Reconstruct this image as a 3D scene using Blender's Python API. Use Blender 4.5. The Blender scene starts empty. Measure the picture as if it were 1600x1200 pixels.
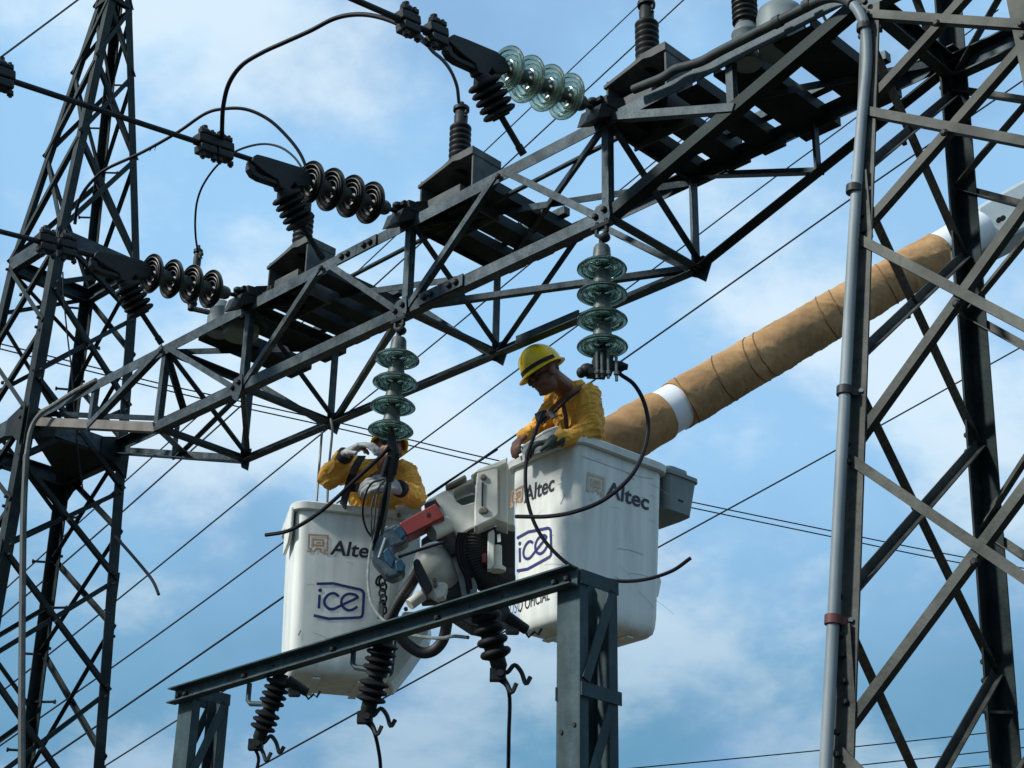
import bpy, bmesh, math, random
from mathutils import Vector as V, Matrix, Quaternion, noise
random.seed(7)
sc = bpy.context.scene
COL = sc.collection
R_ = math.radians

# ------------------------------------------------------------------ camera
FPX = 2563.36                      # focal length in photo pixels (1600 wide)
PITCH, ROLL = R_(25.409), R_(1.147)
CAM = V((0, 0, 1.6))
_F = V((0, math.cos(PITCH), math.sin(PITCH)))
_U0 = V((0, -math.sin(PITCH), math.cos(PITCH)))
_R0 = V((1, 0, 0))
_R = _R0 * math.cos(ROLL) + _U0 * math.sin(ROLL)
_U = _U0 * math.cos(ROLL) - _R0 * math.sin(ROLL)
cd = bpy.data.cameras.new('camera')
cd.sensor_width = 36.0
cd.sensor_fit = 'HORIZONTAL'
cd.lens = FPX / 1600 * 36
cd.clip_start = 0.05
cd.clip_end = 5000
cam = bpy.data.objects.new('camera', cd)
COL.objects.link(cam)
m = Matrix((_R, _U, -_F)).transposed().to_4x4()
m.translation = CAM
cam.matrix_world = m
sc.camera = cam

# ------------------------------------------------------------------ world, sun, exposure
SUN_DIR = V((-0.74, -0.30, 0.60)).normalized()
w = bpy.data.worlds.new('World')
sc.world = w
w.use_nodes = True
nt = w.node_tree
N = nt.nodes
LK = nt.links.new
N.clear()
out = N.new('ShaderNodeOutputWorld')
bg = N.new('ShaderNodeBackground')
bg.inputs['Strength'].default_value = 0.10
LK(bg.outputs[0], out.inputs[0])
sky = N.new('ShaderNodeTexSky')
sky.sky_type = 'NISHITA'
sky.sun_disc = False
sky.sun_elevation = math.asin(SUN_DIR.z)
sky.sun_rotation = math.atan2(SUN_DIR.x, SUN_DIR.y)
sky.air_density = 1.0
sky.dust_density = 1.0
sky.ozone_density = 1.5
tc = N.new('ShaderNodeTexCoord')
sep = N.new('ShaderNodeSeparateXYZ')
LK(tc.outputs['Generated'], sep.inputs[0])


def wmath(op, a, b=None):
    q = N.new('ShaderNodeMath')
    q.operation = op
    for i, x in enumerate((a, b)):
        if x is None:
            continue
        if isinstance(x, (int, float)):
            q.inputs[i].default_value = x
        else:
            LK(x, q.inputs[i])
    return q.outputs[0]


den = wmath('ADD', wmath('MAXIMUM', sep.outputs[2], 0.0), 0.42)
comb = N.new('ShaderNodeCombineXYZ')
LK(wmath('DIVIDE', sep.outputs[0], den), comb.inputs[0])
LK(wmath('DIVIDE', sep.outputs[1], den), comb.inputs[1])


def wnoise(scale, detail, rough, dist, off):
    mp = N.new('ShaderNodeMapping')
    mp.inputs['Location'].default_value = off
    LK(comb.outputs[0], mp.inputs[0])
    q = N.new('ShaderNodeTexNoise')
    q.inputs['Scale'].default_value = scale
    q.inputs['Detail'].default_value = detail
    q.inputs['Roughness'].default_value = rough
    q.inputs['Distortion'].default_value = dist
    LK(mp.outputs[0], q.inputs['Vector'])
    return q.outputs[0]


def wramp(src, p0, p1, c0=(0, 0, 0, 1), c1=(1, 1, 1, 1)):
    q = N.new('ShaderNodeValToRGB')
    q.color_ramp.interpolation = 'EASE'
    q.color_ramp.elements[0].position = p0
    q.color_ramp.elements[1].position = p1
    q.color_ramp.elements[0].color = c0
    q.color_ramp.elements[1].color = c1
    LK(src, q.inputs[0])
    return q.outputs[0]


def wmix(fac, a, b):
    q = N.new('ShaderNodeMix')
    q.data_type = 'RGBA'
    for i, x in ((0, fac), (6, a), (7, b)):
        if isinstance(x, (int, float)):
            q.inputs[i].default_value = x
        elif isinstance(x, tuple):
            q.inputs[i].default_value = x
        else:
            LK(x, q.inputs[i])
    return q.outputs[2]


# a thin veil everywhere, a slate-grey deck towards the horizon, white cumulus on top
veil = wramp(wnoise(1.6, 4, 0.5, 0.2, (3.1, 1.2, 0)), 0.25, 0.75, (0.86, 0.86, 0.86, 1), (1.0, 1.0, 1.0, 1))
c_veil = wmix(veil, sky.outputs[0], (3.6, 6.5, 9.7, 1))
low = wmath('MULTIPLY', wmath('SUBTRACT', 0.44, sep.outputs[2]), 4.0)
deckm = wramp(wmath('ADD', low, wmath('MULTIPLY', wmath('SUBTRACT', wnoise(2.0, 5, 0.55, 0.2, (0.4, 5.2, 0)), 0.5), 1.3)), 0.0, 1.0)
c_deck = wmix(wmath('MULTIPLY', deckm, 0.9), c_veil, (1.25, 3.15, 4.9, 1))
grey = wramp(wnoise(3.6, 6, 0.5, 0.2, (1.7, 9.4, 0)), 0.48, 0.70)
c_grey = wmix(wmath('MULTIPLY', grey, 0.75), c_deck, (2.35, 4.2, 6.9, 1))
cum = wramp(wnoise(3.9, 12, 0.57, 0.10, (8.6, 3.4, 0)), 0.44, 0.62)
c_white = wmix(wramp(sep.outputs[2], 0.20, 0.42), (4.6, 6.2, 7.6, 1), (8.3, 9.6, 10.4, 1))
c_cum = wmix(wmath('MULTIPLY', cum, 0.72), c_grey, c_white)
LK(c_cum, bg.inputs['Color'])

sun_d = bpy.data.lights.new('sun', 'SUN')
sun_d.energy = 4.6
sun_d.angle = R_(6)
sun_d.color = (1.0, 0.96, 0.89)
sun = bpy.data.objects.new('sun', sun_d)
COL.objects.link(sun)
sun.rotation_euler = (-SUN_DIR).to_track_quat('-Z', 'Y').to_euler()

vs = sc.view_settings
vs.view_transform = 'Standard'
vs.look = 'None'
vs.exposure = 0.0
vs.gamma = 1.0
sc.cycles.max_bounces = 10
sc.cycles.transmission_bounces = 10
sc.cycles.transparent_max_bounces = 12


# ------------------------------------------------------------------ geometry helpers
def ray(x, y):
    return _F + _R * ((x - 800) / FPX) + _U * ((600 - y) / FPX)


def at(x, y, zc):
    """the point seen at photo position x, y, zc metres in front of the lens"""
    return CAM + ray(x, y) * zc


def onp(x, y, P, Nn):
    """the point of the plane through P with normal Nn seen at photo position x, y"""
    v = ray(x, y)
    return CAM + v * ((P - CAM).dot(Nn) / v.dot(Nn))


def proj(P):
    q = P - CAM
    z = q.dot(_F)
    return (800 + FPX * q.dot(_R) / z, 600 - FPX * q.dot(_U) / z)


ZU = V((0, 0, 1))


class MB:
    """collects polygons in world space and links them as one mesh"""

    def __init__(s):
        s.v = []
        s.f = []

    def add(s, vs_, fs):
        o = len(s.v)
        s.v += [V(q) for q in vs_]
        s.f += [tuple(i + o for i in q) for q in fs]
        return s

    def sweep(s, a, b, poly, u, v):
        n = len(poly)
        ring = lambda P: [P + u * q[0] + v * q[1] for q in poly]
        s.add(ring(a) + ring(b),
              [tuple(range(n))[::-1], tuple(range(n, 2 * n))] + [(i, (i + 1) % n, n + (i + 1) % n, n + i) for i in range(n)])
        return s

    def angle(s, a, b, u, v, size=.05, t=.006, size2=None):
        k = size2 or size
        return s.sweep(a, b, [(0, 0), (size, 0), (size, t), (t, t), (t, k), (0, k)], u, v)

    def channel(s, a, b, u, v, web, fl, t=.008):
        """web along u (0..web), flanges along v"""
        return s.sweep(a, b, [(0, 0), (web, 0), (web, fl), (web - t, fl), (web - t, t), (t, t), (t, fl), (0, fl)], u, v)

    def bar(s, a, b, u, v, wu, wv):
        return s.sweep(a, b, [(-wu / 2, -wv / 2), (wu / 2, -wv / 2), (wu / 2, wv / 2), (-wu / 2, wv / 2)], u, v)

    def box(s, c, ex, ey, ez, sx, sy, sz):
        return s.sweep(c - ez * sz / 2, c + ez * sz / 2, [(-sx / 2, -sy / 2), (sx / 2, -sy / 2), (sx / 2, sy / 2), (-sx / 2, sy / 2)], ex, ey)

    def prism(s, pts, vec):
        n = len(pts)
        s.add(list(pts) + [p + vec for p in pts],
              [tuple(range(n))[::-1], tuple(range(n, 2 * n))] + [(i, (i + 1) % n, n + (i + 1) % n, n + i) for i in range(n)])
        return s

    def tube(s, pts, r, seg=8, caps=True):
        n = len(pts)
        rr = r if isinstance(r, (list, tuple)) else [r] * n
        t0 = (pts[1] - pts[0]).normalized()
        up = t0.orthogonal().normalized()
        o = len(s.v)
        prev = t0
        for i, p in enumerate(pts):
            t = (pts[min(i + 1, n - 1)] - pts[max(i - 1, 0)]).normalized()
            up = prev.rotation_difference(t) @ up
            up = (up - t * up.dot(t)).normalized()
            prev = t
            b = t.cross(up)
            for k in range(seg):
                a = 2 * math.pi * k / seg
                s.v.append(p + (up * math.cos(a) + b * math.sin(a)) * rr[i])
        for i in range(n - 1):
            for k in range(seg):
                k2 = (k + 1) % seg
                s.f.append((o + i * seg + k, o + i * seg + k2, o + (i + 1) * seg + k2, o + (i + 1) * seg + k))
        if caps:
            s.f.append(tuple(o + k for k in range(seg))[::-1])
            s.f.append(tuple(o + (n - 1) * seg + k for k in range(seg)))
        return s

    def lathe(s, prof, base, axis, seg=24, closed=False):
        ax = axis.normalized()
        u = ax.orthogonal().normalized()
        b = ax.cross(u)
        o = len(s.v)
        n = len(prof)
        for r, z in prof:
            for k in range(seg):
                a = 2 * math.pi * k / seg
                s.v.append(base + ax * z + (u * math.cos(a) + b * math.sin(a)) * max(r, 1e-4))
        for i in range(n if closed else n - 1):
            j = (i + 1) % n
            for k in range(seg):
                k2 = (k + 1) % seg
                s.f.append((o + i * seg + k, o + i * seg + k2, o + j * seg + k2, o + j * seg + k))
        if not closed:
            s.f.append(tuple(o + k for k in range(seg))[::-1])
            s.f.append(tuple(o + (n - 1) * seg + k for k in range(seg)))
        return s

    def ball(s, c, rx, ry, rz, ex=V((1, 0, 0)), ey=V((0, 1, 0)), ez=V((0, 0, 1)), seg=14, rings=9):
        o = len(s.v)
        for i in range(rings + 1):
            th = math.pi * i / rings
            for k in range(seg):
                a = 2 * math.pi * k / seg
                q = max(math.sin(th), 1e-3)
                s.v.append(c + ex * (rx * q * math.cos(a)) + ey * (ry * q * math.sin(a)) + ez * (rz * math.cos(th)))
        for i in range(rings):
            for k in range(seg):
                k2 = (k + 1) % seg
                s.f.append((o + i * seg + k, o + (i + 1) * seg + k, o + (i + 1) * seg + k2, o + i * seg + k2))
        return s

    def build(s, name, mat, parent=None, smooth=False, bevel=0):
        me = bpy.data.meshes.new(name)
        off = parent_origin(parent)
        me.from_pydata([q - off for q in s.v], [], s.f)
        bm = bmesh.new()
        bm.from_mesh(me)
        bmesh.ops.recalc_face_normals(bm, faces=bm.faces)
        bm.to_mesh(me)
        bm.free()
        me.materials.append(mat)
        if smooth:
            for q in me.polygons:
                q.use_smooth = True
            try:
                me.set_sharp_from_angle(angle=R_(42))
            except Exception:
                pass
        o = bpy.data.objects.new(name, me)
        COL.objects.link(o)
        o.parent = parent
        if bevel:
            md = o.modifiers.new('bevel', 'BEVEL')
            md.width = bevel
            md.segments = 2
            md.limit_method = 'ANGLE'
        return o


def parent_origin(p):
    q = V((0, 0, 0))
    while p is not None:
        q = q + p.location
        p = p.parent
    return q


def tag(o, label=None, cat=None, group=None, kind=None):
    if label:
        o['label'] = label
    if cat:
        o['category'] = cat
    if group:
        o['group'] = group
    if kind:
        o['kind'] = kind
    return o


def thing(name, label, cat, loc, group=None):
    o = bpy.data.objects.new(name, None)
    o.empty_display_size = .2
    COL.objects.link(o)
    o.location = loc
    return tag(o, label, cat, group)


def spline(pts, n=10):
    """Catmull-Rom through the points"""
    out_ = []
    P = [pts[0] * 2 - pts[1]] + list(pts) + [pts[-1] * 2 - pts[-2]]
    for i in range(1, len(P) - 2):
        for k in range(n):
            t = k / n
            a, b, c, e = P[i - 1], P[i], P[i + 1], P[i + 2]
            out_.append(.5 * ((2 * b) + (c - a) * t + (2 * a - 5 * b + 4 * c - e) * t * t + (3 * b - a - 3 * c + e) * t ** 3))
    out_.append(pts[-1])
    return out_


# ------------------------------------------------------------------ materials
def mat(name, c1, c2=None, rough=.5, metal=0., scale=6., bump=0., bscale=40., spec=.5, detail=6, stretch=None, trans=0., ior=1.45, p0=.35, p1=.65, coat=0., sheen=0., macro=0., streak=False):
    m_ = bpy.data.materials.new(name)
    m_.use_nodes = True
    t = m_.node_tree
    b = t.nodes['Principled BSDF']
    b.inputs['Roughness'].default_value = rough
    b.inputs['Metallic'].default_value = metal
    b.inputs['Specular IOR Level'].default_value = spec
    b.inputs['Transmission Weight'].default_value = trans
    b.inputs['IOR'].default_value = ior
    b.inputs['Coat Weight'].default_value = coat
    b.inputs['Sheen Weight'].default_value = sheen
    b.inputs['Base Color'].default_value = (*c1, 1)
    co = t.nodes.new('ShaderNodeTexCoord')
    mp = t.nodes.new('ShaderNodeMapping')
    t.links.new(co.outputs['Object'], mp.inputs[0])
    if stretch:
        mp.inputs['Scale'].default_value = stretch
    if c2:
        nz = t.nodes.new('ShaderNodeTexNoise')
        nz.inputs['Scale'].default_value = scale
        nz.inputs['Detail'].default_value = detail
        nz.inputs['Roughness'].default_value = .6
        t.links.new(mp.outputs[0], nz.inputs['Vector'])
        rp = t.nodes.new('ShaderNodeValToRGB')
        rp.color_ramp.elements[0].position = p0
        rp.color_ramp.elements[1].position = p1
        rp.color_ramp.elements[0].color = (*c1, 1)
        rp.color_ramp.elements[1].color = (*c2, 1)
        t.links.new(nz.outputs[0], rp.inputs[0])
        col_out = rp.outputs[0]
        if macro:
            m2 = t.nodes.new('ShaderNodeMapping')
            t.links.new(co.outputs['Object'], m2.inputs[0])
            if streak:
                m2.inputs['Scale'].default_value = (1, 1, .12)
            n3 = t.nodes.new('ShaderNodeTexNoise')
            n3.inputs['Scale'].default_value = 14 if streak else 2.3
            n3.inputs['Detail'].default_value = 5
            t.links.new(m2.outputs[0], n3.inputs['Vector'])
            mr = t.nodes.new('ShaderNodeMapRange')
            mr.inputs[1].default_value, mr.inputs[2].default_value = .32, .68
            mr.inputs[3].default_value, mr.inputs[4].default_value = 1 - macro, 1 + macro * .4
            t.links.new(n3.outputs[0], mr.inputs[0])
            mx = t.nodes.new('ShaderNodeMix')
            mx.data_type = 'RGBA'
            mx.blend_type = 'MULTIPLY'
            mx.inputs[0].default_value = 1
            t.links.new(rp.outputs[0], mx.inputs[6])
            t.links.new(mr.outputs[0], mx.inputs[7])
            col_out = mx.outputs[2]
        t.links.new(col_out, b.inputs['Base Color'])
        rr = t.nodes.new('ShaderNodeMapRange')
        rr.inputs[3].default_value = max(rough - .1, .02)
        rr.inputs[4].default_value = min(rough + .12, 1)
        t.links.new(nz.outputs[0], rr.inputs[0])
        t.links.new(rr.outputs[0], b.inputs['Roughness'])
    if bump:
        n2 = t.nodes.new('ShaderNodeTexNoise')
        n2.inputs['Scale'].default_value = bscale
        n2.inputs['Detail'].default_value = 4
        t.links.new(mp.outputs[0], n2.inputs['Vector'])
        bp = t.nodes.new('ShaderNodeBump')
        bp.inputs['Strength'].default_value = bump
        bp.inputs['Distance'].default_value = .01
        t.links.new(n2.outputs[0], bp.inputs['Height'])
        t.links.new(bp.outputs[0], b.inputs['Normal'])
    return m_


M = {
    'steel': mat('galvanised_steel', (.013, .024, .031), (.080, .102, .112), .55, .55, 16, .15, 60, spec=.2, p0=.25, p1=.75, macro=.45),
    'steel_tower': mat('dark_tower_steel', (.009, .016, .018), (.036, .046, .046), .6, .5, 9, .15, 50, spec=.15, p0=.25, p1=.75, macro=.4),
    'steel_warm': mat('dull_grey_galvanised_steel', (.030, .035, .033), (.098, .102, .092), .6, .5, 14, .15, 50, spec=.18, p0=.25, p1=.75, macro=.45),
    'steel_rust': mat('rusty_steel_plate', (.085, .080, .070), (.17, .155, .135), .7, .1, 7, .2, 40),
    'frame': mat('blue_green_galvanised_frame', (.022, .044, .052), (.058, .090, .098), .55, 0, 12, .12, 50, spec=.22, p0=.25, p1=.75, macro=.4, streak=True),
    'dark': mat('dark_oxidised_fitting', (.008, .012, .013), (.020, .024, .024), .55, 0, 14, .15, 60, spec=.25),
    'bolt': mat('dark_bolt_head', (.010, .012, .013), (.025, .026, .025), .55, 0, 30, spec=.25),
    'porcelain': mat('dark_brown_porcelain', (.005, .0055, .0065), (.012, .011, .011), .5, 0, 8, spec=.22),
    'polymer': mat('black_polymer_shed', (.005, .006, .007), (.010, .011, .012), .6, 0, 8, spec=.2),
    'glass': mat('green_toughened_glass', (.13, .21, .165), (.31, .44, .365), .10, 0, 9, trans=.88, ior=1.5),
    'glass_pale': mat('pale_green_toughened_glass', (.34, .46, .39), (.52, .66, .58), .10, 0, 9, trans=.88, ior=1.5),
    'glass_dark': mat('dark_toughened_glass', (.010, .014, .013), (.032, .042, .037), .42, 0, 12, trans=.35, ior=1.5, spec=.3),
    'cap': mat('galvanised_insulator_cap', (.035, .05, .05), (.09, .11, .10), .5, .2, 20, .1),
    'gray_tank': mat('grey_painted_tank', (.13, .165, .17), (.20, .235, .235), .5, 0, 4, spec=.3, macro=.3),
    'hood': mat('grey_green_enclosure_steel', (.040, .048, .050), (.10, .11, .105), .6, 0, 8, .08, spec=.18, macro=.4),
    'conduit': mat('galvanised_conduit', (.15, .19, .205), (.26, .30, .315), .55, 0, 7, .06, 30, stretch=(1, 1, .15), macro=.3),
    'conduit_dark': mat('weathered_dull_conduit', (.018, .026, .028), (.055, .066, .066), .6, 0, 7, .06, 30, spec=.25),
    'strap_red': mat('dark_red_strap', (.09, .02, .02), (.12, .035, .03), .6),
    'wire': mat('weathered_aluminium_wire', (.014, .018, .022), (.032, .036, .04), .65, 0, 30, spec=.2),
    'cable': mat('black_insulated_cable', (.006, .006, .011), (.014, .014, .021), .6, spec=.2),
    'cable_gray': mat('grey_bare_cable', (.10, .115, .11), (.20, .21, .19), .5, .3, 30),
    'white': mat('white_fibreglass', (.60, .63, .58), (.72, .745, .69), .42, 0, 3.2, .04, 20, stretch=(1, 1, .5), p0=.28, p1=.5, macro=.16, streak=True),
    'white_gloss': mat('white_gloss_paint', (.50, .52, .47), (.68, .69, .63), .36, 0, 7, coat=.1, macro=.25),
    'inner': mat('grey_bucket_liner', (.30, .33, .33), (.36, .39, .38), .5),
    'gray_box': mat('grey_plastic_box', (.14, .165, .165), (.20, .225, .22), .5, 0, 6),
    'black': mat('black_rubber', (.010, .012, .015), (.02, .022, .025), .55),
    'red': mat('dark_red_paint', (.17, .022, .02), (.25, .035, .03), .45, 0, 5),
    'bluegray': mat('worn_blue_grey_cast_metal', (.05, .075, .09), (.13, .16, .175), .4, .4, 12, .1),
    'blue': mat('deep_blue_paint', (.012, .05, .10), (.03, .10, .16), .4, .1, 10),
    'tarp': mat('brown_canvas_wrap', (.29, .160, .066), (.49, .295, .130), .9, 0, 9, .4, 30, macro=.28, p0=.25, p1=.75),
    'tarp_edge': mat('dark_wrap_seam', (.12, .065, .03), (.19, .10, .045), .9),
    'boomwhite': mat('pale_boom_paint', (.66, .70, .72), (.74, .77, .78), .4, 0, 4),
    'boomgray': mat('pale_grey_boom_casting', (.36, .43, .45), (.46, .52, .53), .5, 0, 5),
    'shirt': mat('mustard_work_shirt', (.62, .29, .035), (.86, .46, .075), .9, 0, 9, .8, 34, sheen=.1, macro=.15),
    'trousers': mat('dark_work_trousers', (.02, .025, .05), (.03, .035, .06), .9),
    'skin': mat('brown_skin', (.13, .058, .034), (.19, .088, .055), .5, 0, 9, spec=.4),
    'skin2': mat('tanned_skin', (.24, .105, .07), (.30, .14, .095), .5, 0, 9, spec=.4),
    'helmet': mat('yellow_helmet_plastic', (.76, .52, .006), (.84, .60, .010), .32, 0, 5, macro=.1),
    'glove': mat('grey_leather_glove', (.20, .21, .21), (.42, .43, .42), .8, 0, 22, .4, 40),
    'glove_dark': mat('dark_glove_palm', (.03, .045, .04), (.07, .085, .075), .8, 0, 30),
    'harness': mat('maroon_harness_webbing', (.075, .030, .022), (.12, .055, .04), .8),
    'strapblack': mat('black_webbing', (.010, .010, .014), (.016, .016, .02), .8),
    'hair': mat('black_hair', (.008, .007, .006), None, .6),
    'lens': mat('dark_glasses_lens', (.01, .012, .015), None, .08),
    'navy': mat('navy_print', (.014, .018, .13), (.07, .08, .19), .5, 0, 40, p0=.55, p1=.85),
    'inkblack': mat('near_black_print', (.010, .013, .025), (.06, .065, .07), .5, 0, 45, p0=.55, p1=.8),
    'orange': mat('faded_orange_print', (.40, .22, .10), (.52, .31, .16), .5, 0, 20),
    'tan': mat('faded_tan_print', (.46, .36, .23), (.56, .47, .33), .5, 0, 20),
    'scuff': mat('grey_scuff', (.30, .31, .29), None, .7),
    'ground': mat('dry_dark_grass_and_gravel', (.032, .028, .017), (.056, .048, .030), .95, 0, .9, .4, 6),
    'concrete': mat('concrete_footing', (.26, .25, .23), (.36, .35, .33), .9, 0, 4, .2),
}

# ------------------------------------------------------------------ ground
g = MB().add([V((-900, -900, 0)), V((900, -900, 0)), V((900, 900, 0)), V((-900, 900, 0))], [(0, 1, 2, 3)]).build('ground', M['ground'])
tag(g, kind='structure')

# ------------------------------------------------------------------ gantry beam (box truss)
AZ = R_(-44.741)
D = V((math.cos(AZ), math.sin(AZ), 0))
NN = V((-math.sin(AZ), math.cos(AZ), 0))
O5 = V((.4557, 7.2288, 5.9696))
PL, BH, BW = .7667, .6428, .7627
I0, I7, IL = -.22, 7.18, -2.45


def T(i): return O5 + D * PL * (i - 5) + ZU * BH
def B(i): return O5 + D * PL * (i - 5)
def TT(i): return T(i) + NN * BW
def BB(i): return B(i) + NN * BW


beam = thing('gantry_beam', 'long horizontal steel lattice beam spanning between the two lattice towers', 'lattice beam', B(2.4) + NN * BW / 2)


def member(name, a, b, u_hint, v, size=.05, par=beam, ma='steel', t=.006, size2=None, off=None):
    ax = (b - a).normalized()
    u = (u_hint - ax * u_hint.dot(ax)).normalized()
    vv = (v - ax * v.dot(ax) - u * v.dot(u)).normalized()
    o = off or V((0, 0, 0))
    return MB().angle(a + o, b + o, u, vv, size, t, size2).build(name, M[ma], par)


# chords: corner on the outside edge
member('top_chord', T(IL), T(I7), -ZU, NN, .076, size2=.066)
member('top_chord', TT(IL), TT(I7), -ZU, -NN, .076, size2=.066)
member('bottom_chord', B(I0), B(5), ZU, NN, .068, size2=.064)
member('bottom_chord', BB(I0), BB(5), ZU, -NN, .068, size2=.064)
# haunches rising to the towers
for pl, sgn in ((V((0, 0, 0)), 1), (NN * BW, -1)):
    member('haunch', B(5) + pl, T(I7) + pl - ZU * .09, ZU, NN * sgn, .065, ma='steel_tower')
    member('haunch', B(I0) + pl, T(IL) + pl - ZU * .09, ZU, NN * sgn, .065, ma='steel_rust' if sgn > 0 else 'steel')
INS = .007
for k in (I0, 1, 3, 5):
    member('vertical', B(k), T(k) - ZU * .02, -D, NN, .046, off=NN * INS + D * .024)
    member('vertical', BB(k), TT(k) - ZU * .02, -D, -NN, .056, off=-NN * INS + D * .028)
for pl, sg in ((V((0, 0, 0)), 1), (NN * BW, -1)):
    for a, b in ((T(I0), B(1)), (T(2), B(1)), (T(2), B(3)), (T(4), B(3)), (T(4), B(5))):
        dr = (b - a).normalized()
        member('diagonal', a + dr * .03 + pl, b - dr * .03 + pl, ZU, NN * sg, .039, off=NN * sg * (-.008 if sg > 0 else .012) - ZU * .02)
    for tower_i, bi in ((I7, 5), (IL, I0)):
        mid = (B(bi) + T(tower_i) - ZU * .09) / 2 + pl
        ti = (bi + tower_i) / 2
        member('sub_strut', mid, T(ti) + pl - ZU * .03, -D, NN * sg, .042, off=NN * sg * .01)
        member('sub_strut', T(bi) + pl - ZU * .03, mid, ZU, NN * sg, .045, off=NN * sg * -.009)
for k in (I0, 1, 3, 5):
    member('cross_strut', B(k) + ZU * .01, BB(k) + ZU * .01, D, ZU, .055)
    member('cross_diagonal', T(k) - ZU * .05, BB(k) + ZU * .03, D, ZU, .04, off=D * .02)
    member('cross_strut', T(k) - ZU * .012, TT(k) - ZU * .012, D, -ZU, .05)
member('plan_brace', B(I0) + ZU * .02, BB(I0 - 1.05) + ZU * .30, D, ZU, .045)
for a, b in ((T(1), TT(3)), (TT(3), T(5)), (T(3), TT(5)), (T(-2.2), TT(-1.3)), (TT(-1.3), T(I0)), (T(5), TT(I7)), (TT(1), T(I0))):
    member('plan_brace', a - ZU * .03, b - ZU * .03, NN, -ZU, .042)
for a, b in ((B(1), BB(I0)), (BB(1), B(3)), (B(3), BB(5))):
    member('plan_brace', a + ZU * .035, b + ZU * .035, NN, ZU, .036)
# back-face lower splice and front splices with bolt heads
def splice(i, base, up, par=beam):
    c = base(i)
    p = MB().box(c + ZU * up - NN * .008, D, NN, ZU, .36, .010, .075).build('splice_plate', M['steel'], par)
    for q in (-.13, -.075, .075, .13):
        MB().lathe([(.019, 0), (.019, .014), (.012, .02)], c + ZU * up + D * q - NN * .013, -NN, 6).build('bolt', M['bolt'], par)
    MB().box(c + ZU * up + D * 0 - NN * .0135, D, NN, ZU, .006, .002, .074).build('splice_gap', M['bolt'], par)
splice(2.42, T, -.043)
splice(3.42, B, .04)
MB().box(BB(3.55) + ZU * .06 - NN * .005, D, NN, ZU, .5, .012, .06).build('splice_plate', M['steel'], beam)
# gusset plates
for k in (1, 3, 5):
    c = B(k)
    pts = [c + D * a + ZU * b - NN * .012 for a, b in ((-.07, .02), (-.04, .09), (.045, .10), (.055, .0), (.02, -.08), (-.03, -.05))]
    MB().prism(pts, -NN * .008).build('gusset_plate', M['steel'], beam)
    for a, b in ((.02, .05), (-.04, .03)):
        MB().lathe([(.017, 0), (.017, .014), (.01, .02)], c + D * a + ZU * b - NN * .02, -NN, 6).build('bolt', M['bolt'], beam)
    c = BB(k)
    pts = [c + D * a + ZU * b + NN * .004 for a, b in ((-.09, .03), (-.03, .10), (.05, .10), (.10, .04), (.055, -.065), (.0, -.02))]
    MB().prism(pts, -NN * .01).build('gusset_plate', M['steel'], beam)
    c = T(k)
    MB().lathe([(.02, 0), (.02, .016), (.012, .022)], c - ZU * .045 - D * .01 - NN * .001, -NN, 6).build('bolt', M['bolt'], beam)
for k in (I0, 2, 4):
    MB().lathe([(.018, 0), (.018, .014), (.01, .02)], T(k) - ZU * .05 - NN * .012, -NN, 6).build('bolt', M['bolt'], beam)
c = BB(I0)
MB().prism([c + D * a + ZU * b + NN * .004 for a, b in ((-.06, .06), (-.01, .12), (.06, .10), (.04, -.06), (-.03, -.02))], -NN * .01).build('gusset_plate', M['steel'], beam)
# long conduit inside the beam and cable clutter
MB().tube([T(2.0) + NN * .2 - ZU * .03, T(5.0) + NN * .17 - ZU * .03], .014, 8).build('inner_pipe', M['steel'], beam, True)


# ------------------------------------------------------------------ lattice towers
def solve_leg(P0, P1, ypix):
    lo, hi = -3., 6.
    for _ in range(60):
        mid = (lo + hi) / 2
        if proj(P0.lerp(P1, mid))[1] < ypix:
            lo = mid
        else:
            hi = mid
    return P0.lerp(P1, lo)


DIRS = {'A': V((-1, 0, 0)), 'B': V((0, 1, 0)), 'C': V((0, -1, 0)), 'D': V((1, 0, 0))}
DIRS = {'A': -(D + NN).normalized(), 'D': (D + NN).normalized(), 'B': (NN - D).normalized(), 'C': (D - NN).normalized()}
FACES = (('A', 'C'), ('A', 'B'), ('B', 'D'), ('C', 'D'))
HALF = BW / math.sqrt(2)


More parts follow.
